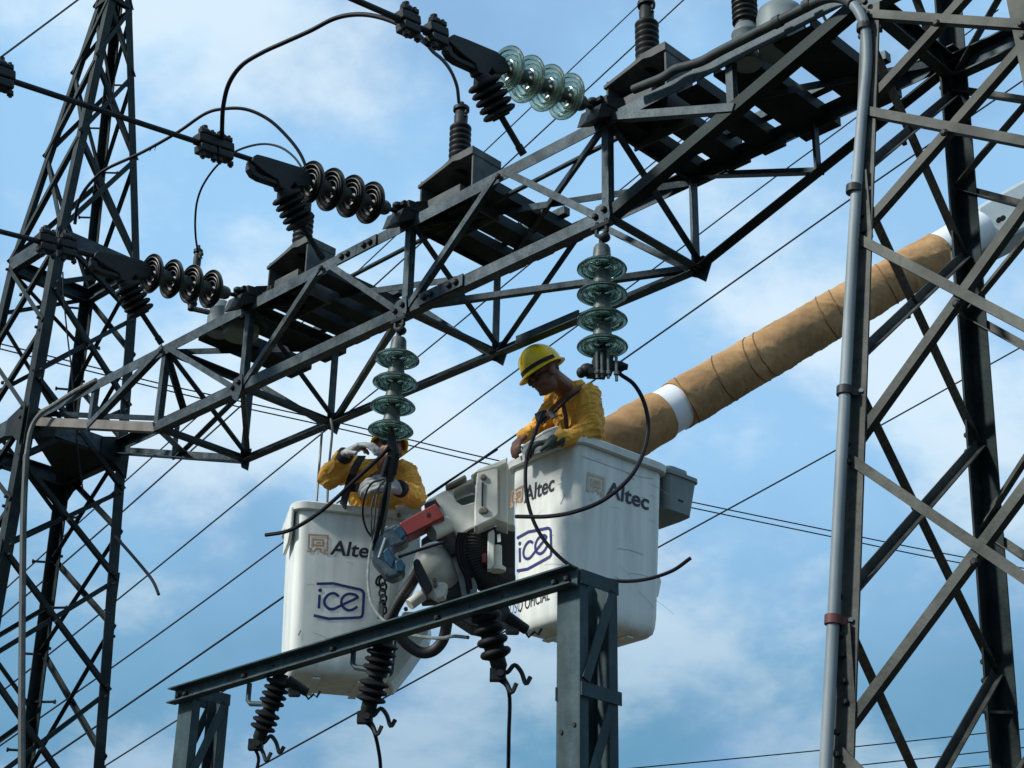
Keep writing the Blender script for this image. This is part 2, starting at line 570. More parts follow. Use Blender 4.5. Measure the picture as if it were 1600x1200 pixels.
def tower(label, cx, cy, z_ring2, z_ring1, hfun, levels, mirror, ma, leg_size, par_name='lattice_tower', peak_top=3.0, face_shift=None):
    tw = thing(par_name, label, 'lattice tower', (cx, cy, 0), 'lattice towers carrying the beam')
    ctr = V((cx, cy, 0))

    def P(leg, z):
        return ctr + DIRS[leg] * hfun(leg, z) + ZU * z
    zapex = z_ring1 + peak_top

    def Pk(leg, z):
        f = (z - z_ring1) / (zapex - z_ring1)
        return ctr + DIRS[leg] * (hfun(leg, z_ring1) * (1 - f) + .05 * f) + ZU * z
    legf = {'A': (D, NN), 'B': (-NN, D), 'C': (-D, NN), 'D': (-D, -NN)}
    for L_ in 'ABCD':
        u, v = legf[L_]
        ax = (P(L_, z_ring1) - P(L_, 0)).normalized()
        u = (u - ax * u.dot(ax)).normalized()
        v = (v - ax * v.dot(ax) - u * v.dot(u)).normalized()
        MB().angle(P(L_, -.1), P(L_, z_ring1), u, v, leg_size, .010).build('leg', M['steel_tower' if L_ == 'B' else ma], tw)  # on the right tower leg B is darker steel, shade painted into its colour
        ax = (Pk(L_, zapex) - Pk(L_, z_ring1)).normalized()
        u = (u - ax * u.dot(ax)).normalized()
        v = (v - ax * v.dot(ax) - u * v.dot(u)).normalized()
        MB().angle(Pk(L_, z_ring1), Pk(L_, zapex), u, v, leg_size * .8, .009).build('peak_leg', M[ma], tw)
        for zs_ in (z_ring2 - 1.15, z_ring2 - 3.2):
            o_ = -u if False else (legf[L_][0])
            on = -legf[L_][1]
            c_ = P(L_, zs_) + o_ * leg_size * .5 + on * .006
            MB().box(c_, o_, on, ZU, leg_size * .8, .009, .34).build('leg_splice', M[ma], tw)
            for bz in (-.13, -.05, .05, .13):
                MB().lathe([(.013, 0), (.013, .012), (.008, .017)], c_ + ZU * bz + on * .004, on, 6).build('bolt', M['bolt'], tw)
        MB().box(P(L_, .12), D, NN, ZU, .4, .4, .36).build('footing', M['concrete'], tw)

    def brace(a, b, nrm, size, side=1, nm='brace', inset=.0):
        ax = (b - a).normalized()
        u = nrm.cross(ax).normalized()
        if u.z < 0:
            u = -u
        aa, b2 = a + ax * .02, b - ax * .02
        u2 = (u - ax * u.dot(ax)).normalized()
        v2 = (-nrm * side)
        v2 = (v2 - ax * v2.dot(ax) - u2 * v2.dot(u2)).normalized()
        MB().angle(aa + nrm * inset, b2 + nrm * inset, u2, v2, size, .006).build(nm, M[ma], tw)
        return aa, b2
    bs = leg_size * .40 + .002
    for (a, b) in FACES:
        nrm = (DIRS[a] + DIRS[b]).normalized()
        lv = levels[(a, b)] if isinstance(levels, dict) else levels
        for i in range(len(lv) - 1):
            z0, z1 = lv[i], lv[i + 1]
            brace(P(a, z0), P(b, z1), nrm, bs, 1, inset=.012)
            brace(P(b, z0), P(a, z1), nrm, bs, 1, inset=-.012)
            x = (P(a, z0) + P(b, z1) + P(b, z0) + P(a, z1)) / 4
            MB().lathe([(.017, 0), (.017, .012), (.010, .018)], x + nrm * .02, nrm, 6).build('bolt', M['bolt'], tw)
            for (p_, q_) in ((P(a, z0), P(b, z1)), (P(b, z0), P(a, z1)), (P(b, z1), P(a, z0)), (P(a, z1), P(b, z0))):
                e_ = (q_ - p_).normalized()
                MB().lathe([(.014, 0), (.014, .012), (.009, .018)], p_ + nrm * .020 + e_ * .06 + ZU * .012, nrm, 6).build('bolt', M['bolt'], tw)
        for zr in (z_ring1, z_ring2):
            p, q = P(a, zr), P(b, zr)
            ax = (q - p).normalized()
            MB().channel(p + ax * .02 - ZU * .07 + nrm * .006, q - ax * .02 - ZU * .07 + nrm * .006, ZU, -nrm, .13, .06, .008).build('ring_beam', M['steel'], tw)
        zs = [z_ring1 + (zapex - z_ring1) * f for f in (0, .30, .55, .76, .92)]
        for i in range(4):
            brace(Pk(a, zs[i]), Pk(b, zs[i + 1]), nrm, .042 - .004 * i, 1, 'peak_brace', .01)
            brace(Pk(b, zs[i]), Pk(a, zs[i + 1]), nrm, .042 - .004 * i, 1, 'peak_brace', -.01)
        for i in (3,):
            brace(Pk(a, zs[i]), Pk(b, zs[i]), nrm, .045, 1, 'peak_strut', .012)
    MB().lathe([(.06, 0), (.06, .05), (.015, .08), (.012, .5), (.001, .52)], ctr + ZU * zapex, ZU, 8).build('peak_spike', M['steel'], tw)
    return tw, P, Pk


# right tower
A_top = onp(1347, -18, O5, NN)
A_bot = onp(1298, 1200, A_top, V((0, 1, 0)))
HALF_R = .54
RCX, RCY = A_top.x + HALF_R * DIRS['D'].x, A_top.y + HALF_R * DIRS['D'].y
B_bot = onp(1566, 1200, V((RCX, 0, 0)), V((1, 0, 0)))
hA1 = (V((RCX, RCY, 0)) - V((A_bot.x, A_bot.y, 0))).length
hB1 = B_bot.y - RCY
ZA, ZB = A_bot.z, B_bot.z


def h_right(leg, z):
    if leg in 'AD':
        return HALF_R + (hA1 - HALF_R) * (z - A_top.z) / (ZA - A_top.z)
    return HALF_R + (hB1 - HALF_R) * (z - A_top.z) / (ZB - A_top.z)


AZL = [solve_leg(A_top, A_bot, y).z for y in (-170, 28, 178, 376, 719, 1171)]
ABL = [solve_leg(A_top, A_bot, y).z for y in (-200, 38, 282, 578, 950)]
AZL += [AZL[-1] - 1.5, .25]
ABL += [ABL[-1] - 1.35, ABL[-1] - 2.6]
Z_R1 = A_top.z + 1.60
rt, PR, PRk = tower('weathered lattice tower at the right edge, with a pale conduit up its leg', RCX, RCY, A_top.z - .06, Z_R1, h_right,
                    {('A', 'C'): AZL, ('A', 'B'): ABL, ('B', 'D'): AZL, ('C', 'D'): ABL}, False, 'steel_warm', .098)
# the ring beam ends of the gantry sit on this; a weld band on the far leg
MB().box(onp(1556, 1113, V((RCX, PR('B', 3.2).y - .08, 0)), V((0, 1, 0))), (D + NN).normalized(), DIRS['B'], ZU, .19, .012, .012).build('weld_band', M['steel_warm'], rt)

# left tower
C_ring = onp(92, 365, O5, NN)
LCX, LCY = C_ring.x - HALF * DIRS['C'].x, C_ring.y - HALF * DIRS['C'].y
Z_L1 = C_ring.z
D_bot = onp(163, 1200, V((0, LCY, 0)), V((0, 1, 0)))
hD1 = D_bot.x - LCX


def h_left(leg, z):
    return HALF + (hD1 - HALF) * (z - Z_L1) / (D_bot.z - Z_L1)


D_top = V((LCX, LCY, 0)) + DIRS['D'] * HALF + ZU * Z_L1
zl = [solve_leg(D_top, D_bot, y).z for y in (425, 560, 700, 837, 985, 1190)]
zl += [zl[-1] - 1.0, zl[-1] - 2.1, .25]
zl2 = [solve_leg(D_top, D_bot, y).z for y in (425, 500, 640, 770, 910, 1085)]
zl2 += [zl2[-1] - 1.0, zl2[-1] - 2.1, .3]
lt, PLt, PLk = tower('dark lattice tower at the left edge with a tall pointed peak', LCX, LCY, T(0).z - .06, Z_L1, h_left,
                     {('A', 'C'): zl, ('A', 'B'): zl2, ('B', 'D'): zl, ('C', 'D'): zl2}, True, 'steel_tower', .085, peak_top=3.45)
# heavy gusset plates round the chord level and step bolts up the far leg
zc_ = T(0).z - .06
for (a, b) in FACES:
    nrm = (DIRS[a] + DIRS[b]).normalized()
    for L_ in (a, b):
        ax = (PLt(b if L_ == a else a, zc_) - PLt(L_, zc_)).normalized()
        p = PLt(L_, zc_) + nrm * .016
        MB().prism([p + ax * x + ZU * z for x, z in ((0, .12), (.07, .10), (.24, .05), (.24, -.09), (.12, -.12), (0, -.22))], nrm * .008).build('gusset_plate', M['steel_tower'], lt)
MB().prism([PLt(k, zc_) - ZU * .055 for k in 'CDB'], ZU * .008).build('platform_plate', M['steel_tower'], lt)
for twr, Pf, lg, zz in ((lt, PLt, 'B', [4.0 + .37 * i for i in range(13)]),):
    for i, z in enumerate(zz):
        sgn = -1 if i % 2 else 1
        a = Pf(lg, z) + V((.0, -.04, 0))
        b = a + V((sgn * .15, -.02, .0))
        MB().tube([a, b], .010, 6).lathe([(.018, 0), (.018, .012)], b, b - a, 8).build('step_bolt', M['bolt'], twr)
for i in range(5):
    z = Z_L1 + .3 + i * .42
    a = PLk('B', z) + V((0, -.03, 0))
    b = a + V(((-1) ** i * .14, 0, 0))
    MB().tube([a, b], .009, 6).lathe([(.016, 0), (.016, .012)], b, b - a, 8).build('step_bolt', M['bolt'], lt)

# ------------------------------------------------------------------ conduits
def leg_pt(x, y): return onp(x, y, A_top + V((0, -.05, 0)), V((0, 1, 0)))
def ch_pt(x, y, o=.06): return onp(x, y, O5 - NN * o, NN)
cpts = [ch_pt(990, 140), ch_pt(1012, 131), ch_pt(1036, 121), ch_pt(1056, 108), ch_pt(1078, 102), ch_pt(1100, 94), ch_pt(1125, 80), ch_pt(1200, 42), ch_pt(1262, 10),
        ch_pt(1290, -2), ch_pt(1314, -3), ch_pt(1334, 8), ch_pt(1348, 30)]
cpts += [leg_pt(1354, 60), leg_pt(1354, 110), leg_pt(1347, 180), leg_pt(1338, 300), leg_pt(1329, 450), leg_pt(1321, 600), leg_pt(1313, 750), leg_pt(1302, 970), leg_pt(1291, 1180), leg_pt(1281, 1400), leg_pt(1272, 1700)]
cp = spline(cpts, 6)
cr = thing('conduit_pipe', 'pale galvanised conduit bending off the beam and running down the right tower', 'conduit', leg_pt(1272, 1700))
ncut = 13 * 6
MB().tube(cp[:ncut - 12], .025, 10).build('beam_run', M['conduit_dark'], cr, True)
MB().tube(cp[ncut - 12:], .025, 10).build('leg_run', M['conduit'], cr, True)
for (x, y), mm in (((1350, 43), 'steel_warm'), ((1334, 296), 'steel_warm'), ((1320, 611), 'black'), ((1302, 969), 'strap_red')):
    p = leg_pt(x, y)
    ax = (leg_pt(x - 1, y + 25) - p).normalized()
    s_ = MB().lathe([(.034, -.018), (.034, .018)], p, ax, 14)
    s_.box(p + V((.055, .01, 0)), V((1, 0, 0)), V((0, 1, 0)), ZU, .06, .012, .03)
    c_ = s_.build('conduit_clamp', M[mm], cr, True)
    MB().lathe([(.010, 0), (.010, .015)], p + V((.065, -.0, 0)), V((0, -1, 0)), 6).build('bolt', M['conduit'], c_)
for x, y in ((1215, 34), (1262, 8)):
    p = ch_pt(x, y)
    MB().lathe([(.031, -.02), (.031, .02)], p, D, 12).build('coupling', M['conduit_dark'], cr, True)
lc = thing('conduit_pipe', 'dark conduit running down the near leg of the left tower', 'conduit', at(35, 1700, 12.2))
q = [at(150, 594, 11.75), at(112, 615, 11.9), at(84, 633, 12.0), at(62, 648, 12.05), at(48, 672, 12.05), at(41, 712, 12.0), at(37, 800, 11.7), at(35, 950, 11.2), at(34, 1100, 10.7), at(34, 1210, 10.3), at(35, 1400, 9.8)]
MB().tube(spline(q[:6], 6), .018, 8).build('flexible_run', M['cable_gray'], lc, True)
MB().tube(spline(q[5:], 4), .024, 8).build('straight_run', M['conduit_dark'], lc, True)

# ------------------------------------------------------------------ glass disc insulators
def disc_meshes():
    prof = [(.030, .004), (.055, -.002), (.085, -.013), (.110, -.028), (.1255, -.043), (.127, -.050), (.1235, -.053), (.116, -.044), (.109, -.040),
            (.106, -.044), (.105, -.058), (.101, -.060), (.098, -.040), (.088, -.031), (.083, -.034), (.081, -.052), (.077, -.054), (.074, -.030),
            (.062, -.022), (.058, -.026), (.056, -.046), (.052, -.047), (.049, -.018), (.030, -.012)]
    a = MB().lathe(prof, V((0, 0, 0)), ZU, 48, closed=True)
    o = a.build('glass_disc', M['glass'], None, True)
    b = MB().lathe([(.020, .090), (.036, .086), (.043, .072), (.046, .030), (.051, .010), (.052, -.002), (.028, -.010), (.022, -.028), (.013, -.032), (.012, -.060), (.022, -.064), (.022, -.074)], V((0, 0, 0)), ZU, 20)
    c = b.build('metal_cap', M['cap'], None, True)
    md, mc = o.data, c.data
    bpy.data.objects.remove(o)
    bpy.data.objects.remove(c)
    return md, mc


DISC, CAPM = disc_meshes()


def put_disc(parent, pos, axis, dm=None):
    """axis points to the cap side"""
    o = bpy.data.objects.new('glass_disc', dm or DISC)
    COL.objects.link(o)
    o.parent = parent
    o.location = pos - parent.location
    o.rotation_euler = axis.to_track_quat('Z', 'Y').to_euler()
    c_ = bpy.data.objects.new('metal_cap', CAPM)
    COL.objects.link(c_)
    c_.parent = o
    return o


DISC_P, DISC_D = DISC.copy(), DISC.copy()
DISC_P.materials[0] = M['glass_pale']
DISC_D.materials[0] = M['glass_dark']  # darker glass tone for the middle and leftmost strings
# strain strings: built for the right-hand dead end in the vertical plane through T(5), then repeated
P5 = T(5)
def p5(x, y): return onp(x, y, P5, D)
SHIFT = [V((0, 0, 0)), -D * PL * 2, -D * PL * 4]
d1, d4 = p5(801, 114), p5(894, 155)
axis5 = (d4 - d1).normalized()
names = ['rightmost', 'middle', 'leftmost']
where = ['sharply seen pale green four-disc strain string, uppermost on the beam', 'four-disc strain string in the middle of the beam, between its two neighbours', 'dark four-disc strain string nearest the left tower']
yoke_lab = ['black dead-end clamp holding the uppermost pale green strain string', 'black dead-end clamp of the middle strain string on the beam', 'black dead-end clamp crossing in front of the left tower']
arr_lab = ['black ribbed arrester with rod tip touching the beam, below the uppermost strain string', 'black ribbed arrester hanging below the middle strain string', 'black ribbed arrester with a free rod end, beside the left tower']
for k, sh in enumerate(SHIFT):
    base = T(5) + sh
    s_ = thing('strain_insulator_string', where[k], 'insulator', base, 'strain insulator strings')
    for i in range(4):
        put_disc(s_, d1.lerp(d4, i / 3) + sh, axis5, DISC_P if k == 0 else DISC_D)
    br = MB()
    e = p5(925, 168) + sh
    br.tube([d4 + sh + axis5 * .06, e], .014, 8)
    br.box(p5(948, 172) + sh, axis5, D, axis5.cross(D), .17, .15, .06)
    br.prism([p5(x, y) + sh - D * .07 for x, y in ((917, 192), (924, 170), (944, 160), (966, 162), (968, 178), (940, 190))], D * .14)
    br.lathe([(.02, -.05), (.02, .05)], p5(930, 160) + sh, D, 8)
    br.ball(p5(926, 158) + sh, .03, .022, .022)
    br.build('tower_bracket', M['dark'], s_, True)
    y_ = thing('dead_end_clamp', yoke_lab[k], 'line clamp', p5(740, 95) + sh, 'dead-end clamps')
    out_px = [(698, 60), (703, 57), (722, 64), (770, 84), (784, 95), (792, 112), (784, 118), (768, 117), (763, 110), (756, 122), (740, 118), (735, 106), (711, 96), (697, 82), (694, 70)]
    pts = [p5(x, y) + sh for x, y in out_px]
    hole = [(703, 78), (708, 81), (717, 89), (713, 88), (705, 85)]
    # body ring with the slot left open: two prisms, upper wedge and lower strap
    up_ = [(698, 60), (703, 57), (722, 64), (770, 84), (784, 95), (792, 112), (784, 118), (768, 117), (763, 110), (756, 122), (742, 118), (737, 104), (718, 90), (705, 78), (695, 68)]
    MB().prism([p5(x, y) + sh - D * .03 for x, y in up_], D * .06).build('wedge_body', M['dark'], y_, bevel=.006)
    lo_ = [(694, 70), (702, 77), (703, 84), (712, 92), (737, 103), (740, 112), (711, 99), (700, 91), (694, 80)]
    MB().prism([p5(x, y) + sh - D * .022 for x, y in lo_], D * .044).build('keeper_strap', M['dark'], y_, bevel=.004)
    MB().tube([p5(788, 108) + sh, d1 + sh - axis5 * .05], .018, 8).build('ball_link', M['dark'], y_, True)
    a_ = thing('surge_arrester', arr_lab[k], 'arrester', p5(752, 118) + sh, 'surge arresters')
    pa, pb, pc = p5(750, 118) + sh, p5(784, 184) + sh, p5(815, 236) + sh
    ax = (pb - pa)
    ln = ax.length
    prof = [(.035, 0)]
    for i in range(5):
        z = ln * (.12 + .17 * i)
        prof += [(.052, z), (.072, z + .003), (.086, z + .012), (.088, z + .022), (.078, z + .032), (.056, z + .038), (.05, z + ln * .14)]
    prof += [(.045, ln)]
    MB().lathe(prof, pa, ax, 22).build('ribbed_body', M['polymer'], a_, True)
    MB().tube([pb - ax * .05, pc], .016, 8).tube([pc - (pc - pb).normalized() * .03, pc + (pc - pb).normalized() * .02], .020, 8).build('rod', M['dark'], a_, True)
    MB().tube([p5(744, 105) + sh, pa], .03, 8).build('hanger', M['dark'], a_, True)

# conductors of the three dead ends, running out over the yard
for k, sh in enumerate(SHIFT):
    a = p5(702, 64) + sh
    b = p5(555, 0) + sh
    dr = (b - a).normalized()
    pts = [a + dr * (.6 * i) - ZU * (-.0016 * (.6 * i) ** 2) for i in range(28)]
    tag(MB().tube([p5(760, 96) + sh] + pts, .016, 8).build('line_conductor', M['wire'], None, True),
        ['thick bare conductor entering at the top centre of the picture', 'thick bare conductor crossing the upper part of the left tower', 'thick bare conductor crossing the left tower lower down'][k], 'conductor', 'dead-ended line conductors')


def clamp(pos, ax, label, up=True, scale=1.):
    t_ = thing('line_clamp', label, 'line clamp', pos, 'bolted line clamps')
    b = ax.cross(ZU).normalized()
    c_ = b.cross(ax).normalized()
    s = scale
    MB().box(pos + c_ * .02 * s, ax, b, c_, .12 * s, .07 * s, .05 * s).build('upper_jaw', M['dark'], t_, bevel=.008)
    MB().box(pos - c_ * .035 * s, ax, b, c_, .10 * s, .075 * s, .045 * s).build('lower_jaw', M['dark'], t_, bevel=.008)
    for q in (-.035, .035):
        MB().tube([pos + ax * q * s + b * .02 * s + c_ * .085 * s, pos + ax * q * s + b * .02 * s - c_ * .10 * s], .010 * s, 6).lathe([(.020 * s, 0), (.020 * s, .02 * s)], pos + ax * q * s + b * .02 * s + c_ * .05 * s, c_, 6).lathe([(.018 * s, 0), (.018 * s, .02 * s)], pos + ax * q * s + b * .02 * s - c_ * .09 * s, c_, 6).build('u_bolt', M['bolt'], t_)
    MB().ball(pos + c_ * .065 * s, .035 * s, .035 * s, .03 * s, ax, b, c_).tube([pos + c_ * .06 * s, pos + c_ * .11 * s], .017 * s, 8).build('terminal_boss', M['dark'], t_, True)
    return t_


def on_line(k, x):
    """point of conductor k seen at photo column x"""
    a, b = p5(702, 64) + SHIFT[k], p5(555, 0) + SHIFT[k]
    lo, hi = -1., 12.
    for _ in range(50):
        mid = (lo + hi) / 2
        if proj(a.lerp(b, mid))[0] > x:
            lo = mid
        else:
            hi = mid
    return a.lerp(b, lo)


axn = (p5(702, 64) - p5(555, 0)).normalized()
clamp(on_line(0, 637), axn, 'bolted clamp on the top conductor, farther from the glass discs', scale=1.0)
clamp(on_line(0, 681), axn, 'bolted clamp on the top conductor, right against the dead-end clamp', scale=1.0)
clamp(on_line(1, 321), axn, 'left of the two touching clamps on the middle conductor')
clamp(on_line(1, 347), axn, 'right of the two touching clamps on the middle conductor, under the big jumper loop')
clamp(on_line(2, 72), axn, 'left of the two clamps on the conductor crossing the left tower')
clamp(on_line(2, 104), axn, 'right of the two clamps on the conductor crossing the left tower')
clamp(on_line(1, 2), axn, 'clamp cut by the left edge of the picture')


def cable(name, label, pts, r, ma='cable', cat='cable', n=8, seg=8):
    return tag(MB().tube(spline(pts, n), r, seg).build(name, M[ma], None, True), label, cat)


def lerpz(px, z0, z1):
    n = len(px)
    return [at(x, y, z0 + (z1 - z0) * i / (n - 1)) for i, (x, y) in enumerate(px)]


def depth(P): return (P - CAM).dot(_F)


zA, zB = depth(on_line(1, 347)), depth(on_line(0, 637))
cable('jumper_cable', 'big S-shaped jumper loop from the middle conductor up to the top conductor',
      lerpz([(347, 222), (347, 200), (349, 165), (358, 130), (378, 102), (410, 82), (445, 66), (485, 48), (520, 30), (550, 23), (580, 24), (612, 33), (640, 48), (660, 64), (668, 70)], zA, zB), .012)
zC = depth(on_line(2, 104))
cable('jumper_cable', 'frayed jumper arching from the left tower over to the middle glass discs',
      lerpz([(117, 350), (121, 322), (132, 298), (150, 277), (170, 262), (222, 238), (277, 207), (320, 178), (350, 170), (385, 171), (420, 187), (450, 215), (470, 242), (482, 272)], zC, depth(d1 + SHIFT[1])), .010)
zU = depth(T(.5) + NN * .2)
cable('jumper_cable', 'small thin jumper loop under the frayed one, down to a slim bushing',
      lerpz([(309, 392), (306, 372), (305, 345), (308, 315), (318, 288), (338, 260), (362, 240), (388, 229), (415, 225), (440, 231), (460, 246), (474, 266), (480, 276)], zU, depth(d1 + SHIFT[1])), .007)
fb = MB()
for i in range(9):
    a = at(224 + i * 2.6, 237 - i * 1.35, zC + (depth(d1 + SHIFT[1]) - zC) * 5.1 / 13)
    fb.tube([a, a + V((random.uniform(-.04, .01), 0, -random.uniform(.01, .04)))], .0022, 4)
tag(fb.build('frayed_strands', M['wire']), 'loose wire strands fraying off the arching jumper beside the left tower', 'wire strands')
cable('jumper_cable', 'short jumper from the top conductor down to the black bushing below it',
      lerpz([(646, 45), (662, 62), (676, 80), (692, 94), (705, 112), (714, 135), (717, 160)], depth(on_line(0, 646)), depth(T(3.45) + NN * .15)), .010)


# ------------------------------------------------------------------ suspension strings
def susp(k, xtop, label):
    top = B(k) - ZU * .06 - NN * .02
    s_ = thing('suspension_insulator_string', label, 'insulator', top, 'suspension insulator strings')
    MB().tube([top + ZU * .05 + D * .03, top - ZU * .02 + D * .035, top - ZU * .05], .012, 8).tube([top + ZU * .05 - D * .03, top - ZU * .02 - D * .035, top - ZU * .05], .012, 8).lathe([(.018, -.06), (.018, .06)], top + ZU * .02, D, 8).ball(top - ZU * .055 + D * .02, .03, .03, .026).build('shackle', M['dark'], s_, True)
    MB().tube([top - ZU * .04, top - ZU * .12], .015, 8).build('ball_link', M['dark'], s_, True)
    z = top - ZU * .185
    dr = V((0, 0, -1)) if k == 5 else V((-.035, 0, -1)).normalized()
    for i in range(4):
        put_disc(s_, z + dr * .146 * i, -dr)
    return s_, z + dr * (.146 * 3 + .075)


sr, bot_r = susp(5, 935, 'pale four-disc glass string hanging above the worker with the visible yellow helmet')
sl, bot_l = susp(3, 630, 'dark four-disc glass string hanging in front of the worker in the left bucket')

# drop clamp under the right string
dcl = thing('suspension_clamp', 'bolted suspension clamp below the right hanging glass string', 'line clamp', bot_r)
c0 = bot_r - ZU * .075
MB().tube([bot_r + ZU * .03, bot_r - ZU * .05], .022, 10).build('socket', M['dark'], dcl, True)
bx = V((1, .1, 0)).normalized()
by = V((-.1, 1, 0)).normalized()
MB().box(c0, bx, by, ZU, .10, .08, .09).build('clamp_body', M['dark'], dcl, bevel=.012)
MB().ball(c0 - bx * .075 - ZU * .03, .04, .035, .035).ball(c0 - bx * .105 - ZU * .045, .025, .028, .028).box(c0 - bx * .03 - ZU * .045, bx, by, ZU, .09, .07, .03).build('keeper_horn', M['dark'], dcl, True)
MB().tube([c0 + bx * .03, c0 + bx * .09 + ZU * .005, c0 + bx * .125], [.03, .024, .014], 10).build('keeper_horn', M['dark'], dcl, True)
for q in (-.035, -.012, .02, .06):
    MB().tube([c0 + bx * q - by * .045 + ZU * .05, c0 + bx * q - by * .05 - ZU * (.085 + abs(q) * .3)], .008, 6).lathe([(.014, 0), (.014, .018)], c0 + bx * q - by * .05 - ZU * .07, ZU, 6).build('u_bolt', M['cap'], dcl, True)
zr = depth(c0)
e0 = c0 + bx * .115
cable('loop_cable', 'black cable looping from the hanging clamp across the front of the right bucket',
      [e0] + [at(x, y, z) for x, y, z in ((968, 583, zr), (990, 600, zr + .02), (1006, 628, zr), (1013, 665, zr - .05), (1006, 705, zr - .12), (985, 745, zr - .2), (945, 780, zr - .22), (900, 799, zr - .2), (855, 807, zr - .1), (806, 807, zr - .0))], .0105)

# dead-end body and cable bundle under the left string
dl = thing('cable_termination', 'black sleeve and cable bundle hanging below the left glass string', 'cable termination', bot_l)
zl_ = depth(bot_l)
sp_ = [bot_l + ZU * .02, at(615, 705, zl_), at(612, 730, zl_), at(608, 752, zl_)]
MB().tube(sp_, [.020, .034, .036, .026], 12).build('sleeve', M['black'], dl, True)
MB().tube([at(607, 712, zl_ - .03), at(598, 745, zl_ - .03)], .014, 8).tube([at(622, 708, zl_ - .02), at(616, 742, zl_ - .02)], .012, 8).build('side_bolt', M['dark'], dl, True)
for i, (px, rr, mm) in enumerate(([[(608, 750), (603, 775), (598, 800), (590, 832), (581, 858)], .013, 'cable'], [[(606, 750), (598, 775), (592, 800), (586, 835), (579, 860)], .007, 'cable_gray'],
                                  [[(604, 748), (590, 765), (581, 790), (580, 820), (582, 845)], .006, 'cable_gray'], [[(602, 748), (580, 756), (569, 780), (567, 805), (572, 825), (580, 838)], .006, 'cable'],
                                  [[(606, 746), (594, 758), (588, 785), (585, 815), (583, 845)], .005, 'cable_gray'], [[(609, 752), (606, 785), (600, 815), (596, 835)], .012, 'cable_gray'])):
    MB().tube(spline(lerpz(px, zl_, zl_ + .15), 6), rr, 8).build('cable_strand', M[mm], dl, True)
cable('loop_cable', 'grey bare cable falling past the left bucket to a loose end by the frame beam',
      lerpz([(581, 850), (577, 872), (575, 905), (579, 938), (592, 962), (614, 980), (640, 991), (668, 996), (692, 997), (708, 994), (731, 996)], zl_ + .1, 7.1), .0085, 'cable_gray')
cable('loop_cable', 'black cable from the left worker across the left bucket rim to a loose end',
      lerpz([(607, 700), (596, 712), (580, 727), (555, 750), (528, 776), (500, 800), (470, 820), (445, 831), (415, 836)], zl_ - .04, 9.5), .0115)
cable('loop_cable', 'black cable in a wide low curve from the right worker to beyond the bucket',
      lerpz([(849, 643), (842, 660), (833, 685), (824, 712), (821, 740), (823, 775), (834, 815), (855, 850), (890, 883), (930, 901), (970, 908), (1010, 905), (1050, 892), (1079, 872)], 9.2, 8.6), .0105)
cable('loose_cable', 'short stiff cable end sticking out from the right leg of the left tower',
      lerpz([(180, 838), (205, 866), (231, 897), (241, 912), (248, 929)], 11.3, 11.0), .011)
cable('hand_line', 'left of the two thin ropes dropping into the left bucket', lerpz([(503, 676), (498, 740), (494, 790)], 10.6, 10.3), .008, 'cable_gray', 'rope')
cable('hand_line', 'right of the two thin ropes dropping into the left bucket', lerpz([(517, 655), (519, 676), (514, 730), (511, 790)], 10.6, 10.3), .008, 'cable_gray', 'rope')
cable('thin_cable', 'thin dark cable hanging inside the left tower', lerpz([(98, 425), (100, 470), (106, 530), (112, 580), (116, 640), (121, 700), (130, 770)], 12.6, 12.2), .006)


# ------------------------------------------------------------------ instrument transformers on the beam
def platform(par, i0, i1, n_pl=3, extra=.06):
    wd = (i1 - i0) * PL
    pw = wd / n_pl * .60
    for k in range(n_pl):
        c_ = T(i0) + D * (wd * (k + .5) / n_pl) + ZU * .004
        a = c_ - D * pw / 2 + NN * .075 - ZU * .04
        MB().channel(a, a + NN * (BW + extra - .06), D, ZU, pw, .07, .008).build('platform_channel', M['steel_tower'], par)
    MB().bar(T(i0) + NN * (BW - .12) + ZU * .06, T(i1) + NN * (BW - .12) + ZU * .06, NN, ZU, .05, .05).build('tie_angle', M['steel'], par)


def bushing(par, base, h, r, neck_h, neck_r, ma='porcelain', nshed=8):
    prof = [(r * .8, -.03), (r * .8, 0)]
    for i in range(nshed):
        z = h * i / nshed
        s = h / nshed
        prof += [(r * .86, z + s * .05), (r, z + s * .35), (r * 1.0, z + s * .6), (r * .84, z + s * .95)]
    prof += [(r * .75, h)]
    MB().lathe(prof, base, ZU, 28).build('bushing', M[ma], par, True)
    MB().lathe([(neck_r * 1.0, h - .01), (neck_r * 1.05, h + neck_h * .6), (neck_r * .9, h + neck_h * .7), (neck_r * .9, h + neck_h)], base, ZU, 18).build('neck', M['dark'], par, True)
    t_ = base + ZU * (h + neck_h)
    s_ = MB().lathe([(neck_r * 1.25, -.01), (neck_r * 1.25, .012), (neck_r * .5, .03), (neck_r * .4, .05)], t_, ZU, 14)
    s_.prism([t_ + D * a + ZU * b - NN * .01 for a, b in ((.0, .02), (.055, -.03), (.05, -.05), (.03, -.03), (.05, -.07), (.03, -.06), (0, -.03))], NN * .02)
    s_.build('terminal', M['dark'], par, True)


